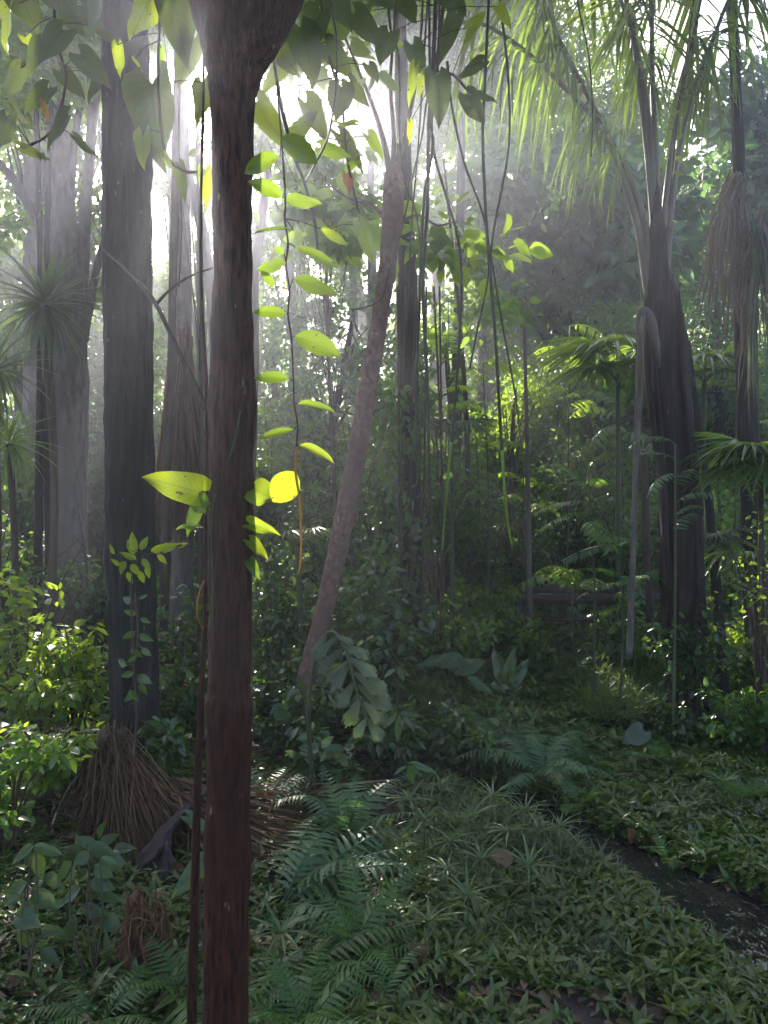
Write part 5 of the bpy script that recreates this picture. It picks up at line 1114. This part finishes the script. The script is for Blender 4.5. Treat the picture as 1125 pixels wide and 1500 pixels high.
for lab, px, py, L, mt in [('fern left of the tree fern on the edge of the clearing', 735, 1105, .55, 'fern_blue'), ('fern right of the tree fern below the caladium', 865, 1130, .5, 'fern'), ('fern in the clearing in front of the footbridge', 820, 1010, .7, 'fern_blue'),
    ('fern in the clearing left of the elephant ears', 610, 1040, .6, 'fern'), ('fern in the clearing behind the elephant ears', 700, 1000, .7, 'fern_blue'), ('fern at the left foot of the stout palm', 960, 1075, .6, 'fern'), ('fern between the two right palms', 1075, 1080, .6, 'fern'),
    ('fern on the far bank halfway along the water', 985, 1250, .38, 'fern'), ('fern on the far bank next to the yellow leaf', 850, 1185, .36, 'fern')]:
    fern(lab, G(px, py), 7, L, (0, 360), mt, tilt=(10, 45))
# feathery saplings
FS = [('feathery sapling with layered green leaves left of the stout palm', 868, 7.6, 690, 8, .62, 'shrub', (0, 360)), ('blue sheened feathery leaf plant across the pale broken stalk', 905, 7.3, 800, 6, .55, 'fern_blue', (150, 380)),
      ('feathery sapling in front of the stout palm trunk', 985, 6.6, 650, 7, .42, 'fern_blue', (120, 420)), ('bright feathery sapling behind the clearing under the blue green tree', 830, 10.5, 478, 10, .7, 'shrub_lime', (0, 360)),
      ('bright feathery sapling right of the leaning trunk lianas', 715, 9.5, 530, 10, .6, 'shrub_lime', (0, 360)), ('low feathery sapling over the footbridge', 845, 9.2, 835, 7, .75, 'shrub', (0, 360)),
      ('feathery sapling at mid height right of the stout palm', 1030, 8.6, 700, 7, .6, 'shrub', (0, 360)), ('drooping feathery sapling above the footbridge end', 930, 8.4, 880, 6, .55, 'shrub', (90, 330)),
      ('small lime feathery sapling in the sunlit clearing', 770, 10.4, 690, 7, .6, 'shrub_lime', (0, 360)), ('feathery sapling far behind the broken frond stalk', 905, 12.0, 560, 9, .9, 'shrub', (0, 360)),
      ('feathery sapling behind the skirted palm trunk', 1080, 9.2, 480, 8, .8, 'shrub', (0, 360)), ('tall feathery sapling between the centre lianas and the blue green tree', 655, 11.5, 440, 9, .9, 'canopy_lime', (0, 360))]
for lab, px, Y, hy, n, L, mt, az in FS: pinnate_plant(lab, GY(px, Y), P(px + rng.uniform(-8, 8), hy, Y), n, L, mt, az)

# fan palms
FP = [('fan palm with shiny narrow leaf at the left of the leaning trunk', 436, 7.3, 800, [(250, 35, .25), (320, 40, .25), (200, 30, .22), (100, 40, .2)], .34, 'palm_pale'),
      ('little fan palm behind the lianas at the centre', 662, 9.2, 640, [(230, 40, .25), (300, 30, .3), (180, 30, .3), (20, 40, .3), (100, 40, .3)], .42, 'palm_pale'),
      ('large fan palm with drooping dark fronds left of the stout palm', 905, 9.3, 560, [(200, 50, .5), (250, 40, .6), (300, 45, .5), (340, 50, .5), (150, 50, .5), (60, 50, .4), (225, 15, .5), (285, 20, .5)], .75, 'palm'),
      ('big glossy fan palm at the right edge', 1115, 6.9, 690, [(190, 40, .3), (230, 35, .35), (270, 45, .3), (310, 35, .3), (160, 55, .3), (210, 5, .3), (250, 5, .3), (180, 10, .3)], .5, 'palm'),
      ('fan palm behind the right side of the stout palm', 1032, 8.8, 560, [(190, 40, .4), (250, 35, .4), (310, 40, .4), (20, 40, .4), (140, 40, .4), (280, 10, .4)], .55, 'palm'),
      ('low fan palm with pale split leaves right of the slender dark stem', 1045, 8.0, 800, [(210, 40, .2), (260, 30, .25), (320, 40, .25), (160, 40, .2)], .36, 'palm_pale'),
      ('dim fan palm below the glossy one at the right edge', 1100, 7.6, 830, [(200, 30, .3), (250, 30, .3), (300, 35, .3), (160, 40, .3), (100, 50, .3)], .45, 'palm')]
for lab, px, Y, hy, lv, L, mt in FP: fan_palm(lab, GY(px, Y), P(px, hy, Y), lv, L, mt)

# umbrella sedges
SD = [('sedge whorl nearest the stream head', (770, 1205)), ('sedge whorl left of the one nearest the stream head', (722, 1195)), ('bright star shaped sedge in the middle of the near bank', (685, 1358)), ('sedge whorl just left below the brightest one', (628, 1382)), ('sedge whorl above the end of the large fern', (600, 1198)),
      ('sedge whorl right of the upright fern', (622, 1220)), ('sedge whorl at the upper left of the near bank', (645, 1172)), ('sedge whorl below the upper row on the near bank', (660, 1262)), ('pale sedge whorl near the tip of the large fern', (586, 1262)), ('sedge whorl half way down the near bank', (655, 1304)),
      ('sedge whorl at the right of the near bank by the water', (775, 1308)), ('sedge whorl in the upper middle of the near bank', (690, 1225)), ('sedge whorl overhanging the narrow part of the stream', (820, 1236)), ('sedge whorl close under the stream head', (744, 1236)), ('sedge whorl on the far bank at the right', (1060, 1165)), ('sedge whorl at the foot of the far bank shrubs', (1000, 1210)), ('thin sedge whorl by the foreground fern tuft', (412, 1408)), ('sedge whorl in the centre of the near bank', (705, 1280))]
sT = leafT(8, .036, 'strap', 3, .5, .35)
for lab, (px, py) in SD:
    top = G(px, py + 26); b = top.copy(); top = top + np.array([0, 0, .17 + rng.uniform(0, .06)]); top[2] += .0
    t = thing('umbrella_sedge', lab, 'sedge', b, 'umbrella sedges on the stream banks'); lb = MB(); sb = MB()
    tube(sb, [b - np.array([0, 0, .05]), top], [.004, .003], 5, n=6); sb.build('stem', M['stem'], t)
    n = 15; a = np.arange(n) * 2.4 + rng.random(); e = R(1) * rng.uniform(5, 50, n); d = np.column_stack([np.cos(a) * np.cos(e), np.sin(a) * np.cos(e), np.sin(e)])
    inst(lb, sT, np.repeat(top[None], n, 0), d, np.array([0, 0, 1.]), .20 * rng.uniform(.6, 1.15, n)); lb.build('leaf_whorl', M['sedge'], t)

# single leaves and the pale leaf on its stub
for lab, cat, px, py, mt, L, lift in [('yellow fallen leaf standing upright on the far bank by the stream head', 'leaf', 822, 1158, 'yellow', .12, .06), ('orange yellow dead leaf lying right behind the foreground trunk', 'leaf', 468, 1168, 'yellow', .11, .05), ('brown curled leaf on the far bank above the water', 'leaf', 928, 1226, 'dry', .13, .05), ('large brown dead leaf on the near bank', 'leaf', 752, 1285, 'dry', .14, .10), ('rust brown leaf low at the bottom centre', 'leaf', 600, 1425, 'dry', .12, .06), ('brown leaf by the shrubs of the far bank', 'leaf', 965, 1170, 'dry', .10, .06)]:
    lb = MB(); c = G(px, py); c[2] += lift; inst(lb, T_ov7, c, np.array([rng.normal(), -.3, .5]), np.array([.2, -.8, .5]), L, 1.2); tag(lb.build('fallen_leaf', M[mt], loc=c), lab, cat, 'dead leaves on the ground')
b = G(927, 1128); t = thing('caladium', 'pale pinkish mottled leaf tilted above a short mossy stub on the far bank', 'plant', b)
mb = MB(); tube(mb, [b - np.array([0, 0, .06]), b + np.array([0, 0, .05]), b + np.array([.01, 0, .10])], [.06, .055, .04], 14, .25, 14, n=12); mb.build('stub', M['stem'], t)
lb = MB(); leaf_at(lb, P(942, 1070, b[1] - .02), P(914, 1088, b[1] - .10), .8, T_heart, (.2, -.75, .75)); lb.build('leaf', M['pale'], t)

# ================================================================== GROUND COVER (uncountable)
def ground_cover(name, mat, n, region, Ts, size, dens=None, clear=.05, tilt=.25):
    mb = MB(); x0, x1, y0, y1 = region
    # spread in proportion to how large it shows: nearer plants more closely set
    y = y0 * (y1 / y0) ** rng.random(n); x = rng.uniform(x0, x1, n) 
    k = (stream_d(x, y) > clear) & (np.abs(x) < .56 * y + .5)
    if dens is not None: k &= dens(x, y) > rng.random(n)
    x, y = x[k], y[k]; z = gz(x, y) - .01; m = len(x)
    which = rng.integers(0, len(Ts), m); a = rng.uniform(0, 2 * PI, m)
    for i, T in enumerate(Ts):
        s = which == i; up = rng.normal(0, tilt, (m, 3)); up[:, 2] = 1
        up[:, :] = nrm(up); f = np.column_stack([np.cos(a), np.sin(a), np.zeros(m)]); f = nrm(f - (f * up).sum(1)[:, None] * up)
        inst(mb, T, np.column_stack([x, y, z])[s], f[s], up[s], (size * rng.uniform(.6, 1.4, m))[s])
    o = mb.build(name, M[mat]); o['kind'] = 'stuff'; return o
T_lan2 = leafT(6, .15, 'lance', 3, .3, .45)
Tl1 = [plantletT(n_, (.45, 1.0), (-10, 65), T_lan2, h_) for n_, h_ in ((3, .9), (4, .6), (5, .8), (4, 1.0), (6, .5), (3, .5))]
Tl2 = [plantletT(7, (.35, .6), (-5, 45), T_ov, .8) for _ in range(5)]
Tl3 = [plantletT(7, (.8, 1.2), (35, 80), leafT(6, .03, 'strap', 3, .5, .5), .15) for _ in range(4)]
_px = lambda x, y: 562.5 + x / y * F
near = lambda x, y: sstep(-.15, .35, x + (y - 4.3) * -.10 + .25 * vnoise(np.column_stack([x * 2, y * 2, x * 0]))) * (1 - .92 * ((y < 3.25) & (vnoise(np.column_stack([x * 2.2, y * 2.2 + 5, x * 0])) > -.1)))
def side(x, y):   # +1 near side of the stream
    i = np.argmin(np.hypot(x[:, None] - _sp[None, :, 0], y[:, None] - _sp[None, :, 1]), axis=1)
    t = np.gradient(_sp[:, :2], axis=0)[i]; return np.sign(t[:, 1] * (_sp[i, 0] - x) - t[:, 0] * (_sp[i, 1] - y) )
_s = side(np.array([.5]), np.array([4.]))[0]
ground_cover('near_bank_plants', 'ground_lance', 13000, (-.5, 2.6, 2.4, 6.6), Tl1, .088, lambda x, y: near(x, y) * (side(x, y) == _s), tilt=.35)
ground_cover('near_bank_small_leaves', 'ground_ovate', 14000, (-.6, 2.6, 2.6, 6.8), Tl2, .062, lambda x, y: near(x, y) * (side(x, y) == _s))
ground_cover('near_bank_grass', 'sedge', 1500, (-.2, 2.0, 4.2, 6.4), Tl3, .13, lambda x, y: near(x, y) * (side(x, y) == _s))
ground_cover('far_bank_plants', 'ground_ovate', 26000, (.2, 5.0, 4.0, 8.4), Tl2, .075, lambda x, y: (side(x, y) != _s) * 1.0)
ground_cover('far_bank_long_leaves', 'ground_lance', 4500, (.6, 4.5, 3.6, 7.5), Tl1, .10, lambda x, y: (side(x, y) != _s) * .8)
ground_cover('clearing_plants', 'ground_ovate', 24000, (-1.5, 5.5, 6.4, 13), Tl2, .12, lambda x, y: (side(x, y) != _s) * 1.0)
ground_cover('clearing_long_leaves', 'ground_lance', 9000, (-1, 5, 7, 12), Tl1, .17, lambda x, y: sstep(-.5, .6, x) * .8)
ground_cover('clearing_grass', 'grass', 1200, (2.0, 3.3, 7.2, 9.2), Tl3, .26, None)
ground_cover('left_bank_plants', 'ground_ovate', 15000, (-3.2, -.1, 2.4, 6.0), Tl2, .055, lambda x, y: (side(x, y) == _s) * .8)
ground_cover('left_bank_long_leaves', 'ground_lance', 3500, (-5, .6, 3.2, 9), Tl1, .10, lambda x, y: (side(x, y) == _s) * .7)
ground_cover('hillside_undergrowth', 'shrub', 16000, (-4, 16, 11, 26), Tl2, .34, None, tilt=.5)
ground_cover('forest_floor_plants', 'ground_ovate', 14000, (-8, 8, 6.5, 20), Tl2, .16, None)

def litter():
    mb = MB(); n = 4200; y = 2.4 * (12 / 2.4) ** rng.random(n); x = rng.uniform(-.55, .55, n) * y; k = stream_d(x, y) > .0; x, y = x[k], y[k]; n = len(x)
    d = rdir(n); d[:, 2] *= .25; up = rng.normal(0, .3, (n, 3)); up[:, 2] = 1
    inst(mb, T_ov, np.column_stack([x, y, gz(x, y) + .03]), d, up, rng.uniform(.03, .10, n), 1.1); o = mb.build('leaf_litter', M['litter']); o['kind'] = 'stuff'
M['litter'] = leaf_mat('litter_leaf', (.05, .03, .018), (.19, .12, .065), (.14, .08, .04), .5, .2, .4)
litter()
# ================================================================== AIR, LIGHT, CAMERA
HAZE_D = 0.0085
m, nt, out = new_mat('haze_air')
pv = nt.nodes.new('ShaderNodeVolumePrincipled'); pv.inputs['Density'].default_value = HAZE_D; pv.inputs['Anisotropy'].default_value = .75
pv.inputs['Color'].default_value = (.81, .83, 1.0, 1); pv.inputs['Density Attribute'].default_value = ''
nt.links.new(pv.outputs[0], out.inputs['Volume']); m.cycles.homogeneous_volume = True
x0, x1, y0, y1, za, zb = -95, 95, -45, 140, -2.5, 25.0
V = np.array([(x, y, z) for z in (za, zb) for x, y in ((x0, y0), (x1, y0), (x1, y1), (x0, y1))])
mb = MB(); mb.add(V, [np.array([[3, 2, 1, 0], [4, 5, 6, 7], [0, 1, 5, 4], [1, 2, 6, 5], [2, 3, 7, 6], [3, 0, 4, 7]])]); o = mb.build('haze', m, smooth=False); o['kind'] = 'stuff'

w = bpy.data.worlds.new('World'); sc.world = w; w.use_nodes = True; nt = w.node_tree; bg = nt.nodes['Background']
sky = nt.nodes.new('ShaderNodeTexSky'); sky.sky_type = 'NISHITA'; sky.sun_disc = False
el = math.asin(SUN[2]); az = math.atan2(SUN[0], SUN[1]); sky.sun_elevation = el; sky.sun_rotation = az; sky.dust_density = 4.0
nt.links.new(sky.outputs[0], bg.inputs[0]); bg.inputs[1].default_value = .15
ld = bpy.data.lights.new('sun', 'SUN'); ld.energy = 4.8; ld.angle = R(.53); ld.color = (1, .93, .82)
lo = bpy.data.objects.new('sun', ld); COL.objects.link(lo); lo.rotation_euler = Vector(SUN).to_track_quat('Z', 'Y').to_euler(); lo.location = (0, 0, 40)

cd = bpy.data.cameras.new('camera'); co = bpy.data.objects.new('camera', cd); COL.objects.link(co)
cd.sensor_fit = 'VERTICAL'; cd.sensor_height = 24; cd.lens = 24 * F / 1500; cd.clip_end = 1000; cd.clip_start = .02
co.location = (0, 0, H); co.rotation_euler = (R(90), 0, 0); sc.camera = co

for o in sc.objects:
    if '_w' in o: del o['_w']
sc.view_settings.view_transform = 'Standard'; sc.view_settings.look = 'None'; sc.view_settings.gamma = 1
sc.view_settings.exposure = 1.92
c = sc.cycles
c.use_denoising = True; c.max_bounces = 6; c.diffuse_bounces = 4; c.glossy_bounces = 2; c.transmission_bounces = 4; c.volume_bounces = 0; c.transparent_max_bounces = 6
c.sample_clamp_indirect = 4; c.caustics_reflective = False; c.caustics_refractive = False
c.use_adaptive_sampling = True; c.adaptive_threshold = .02
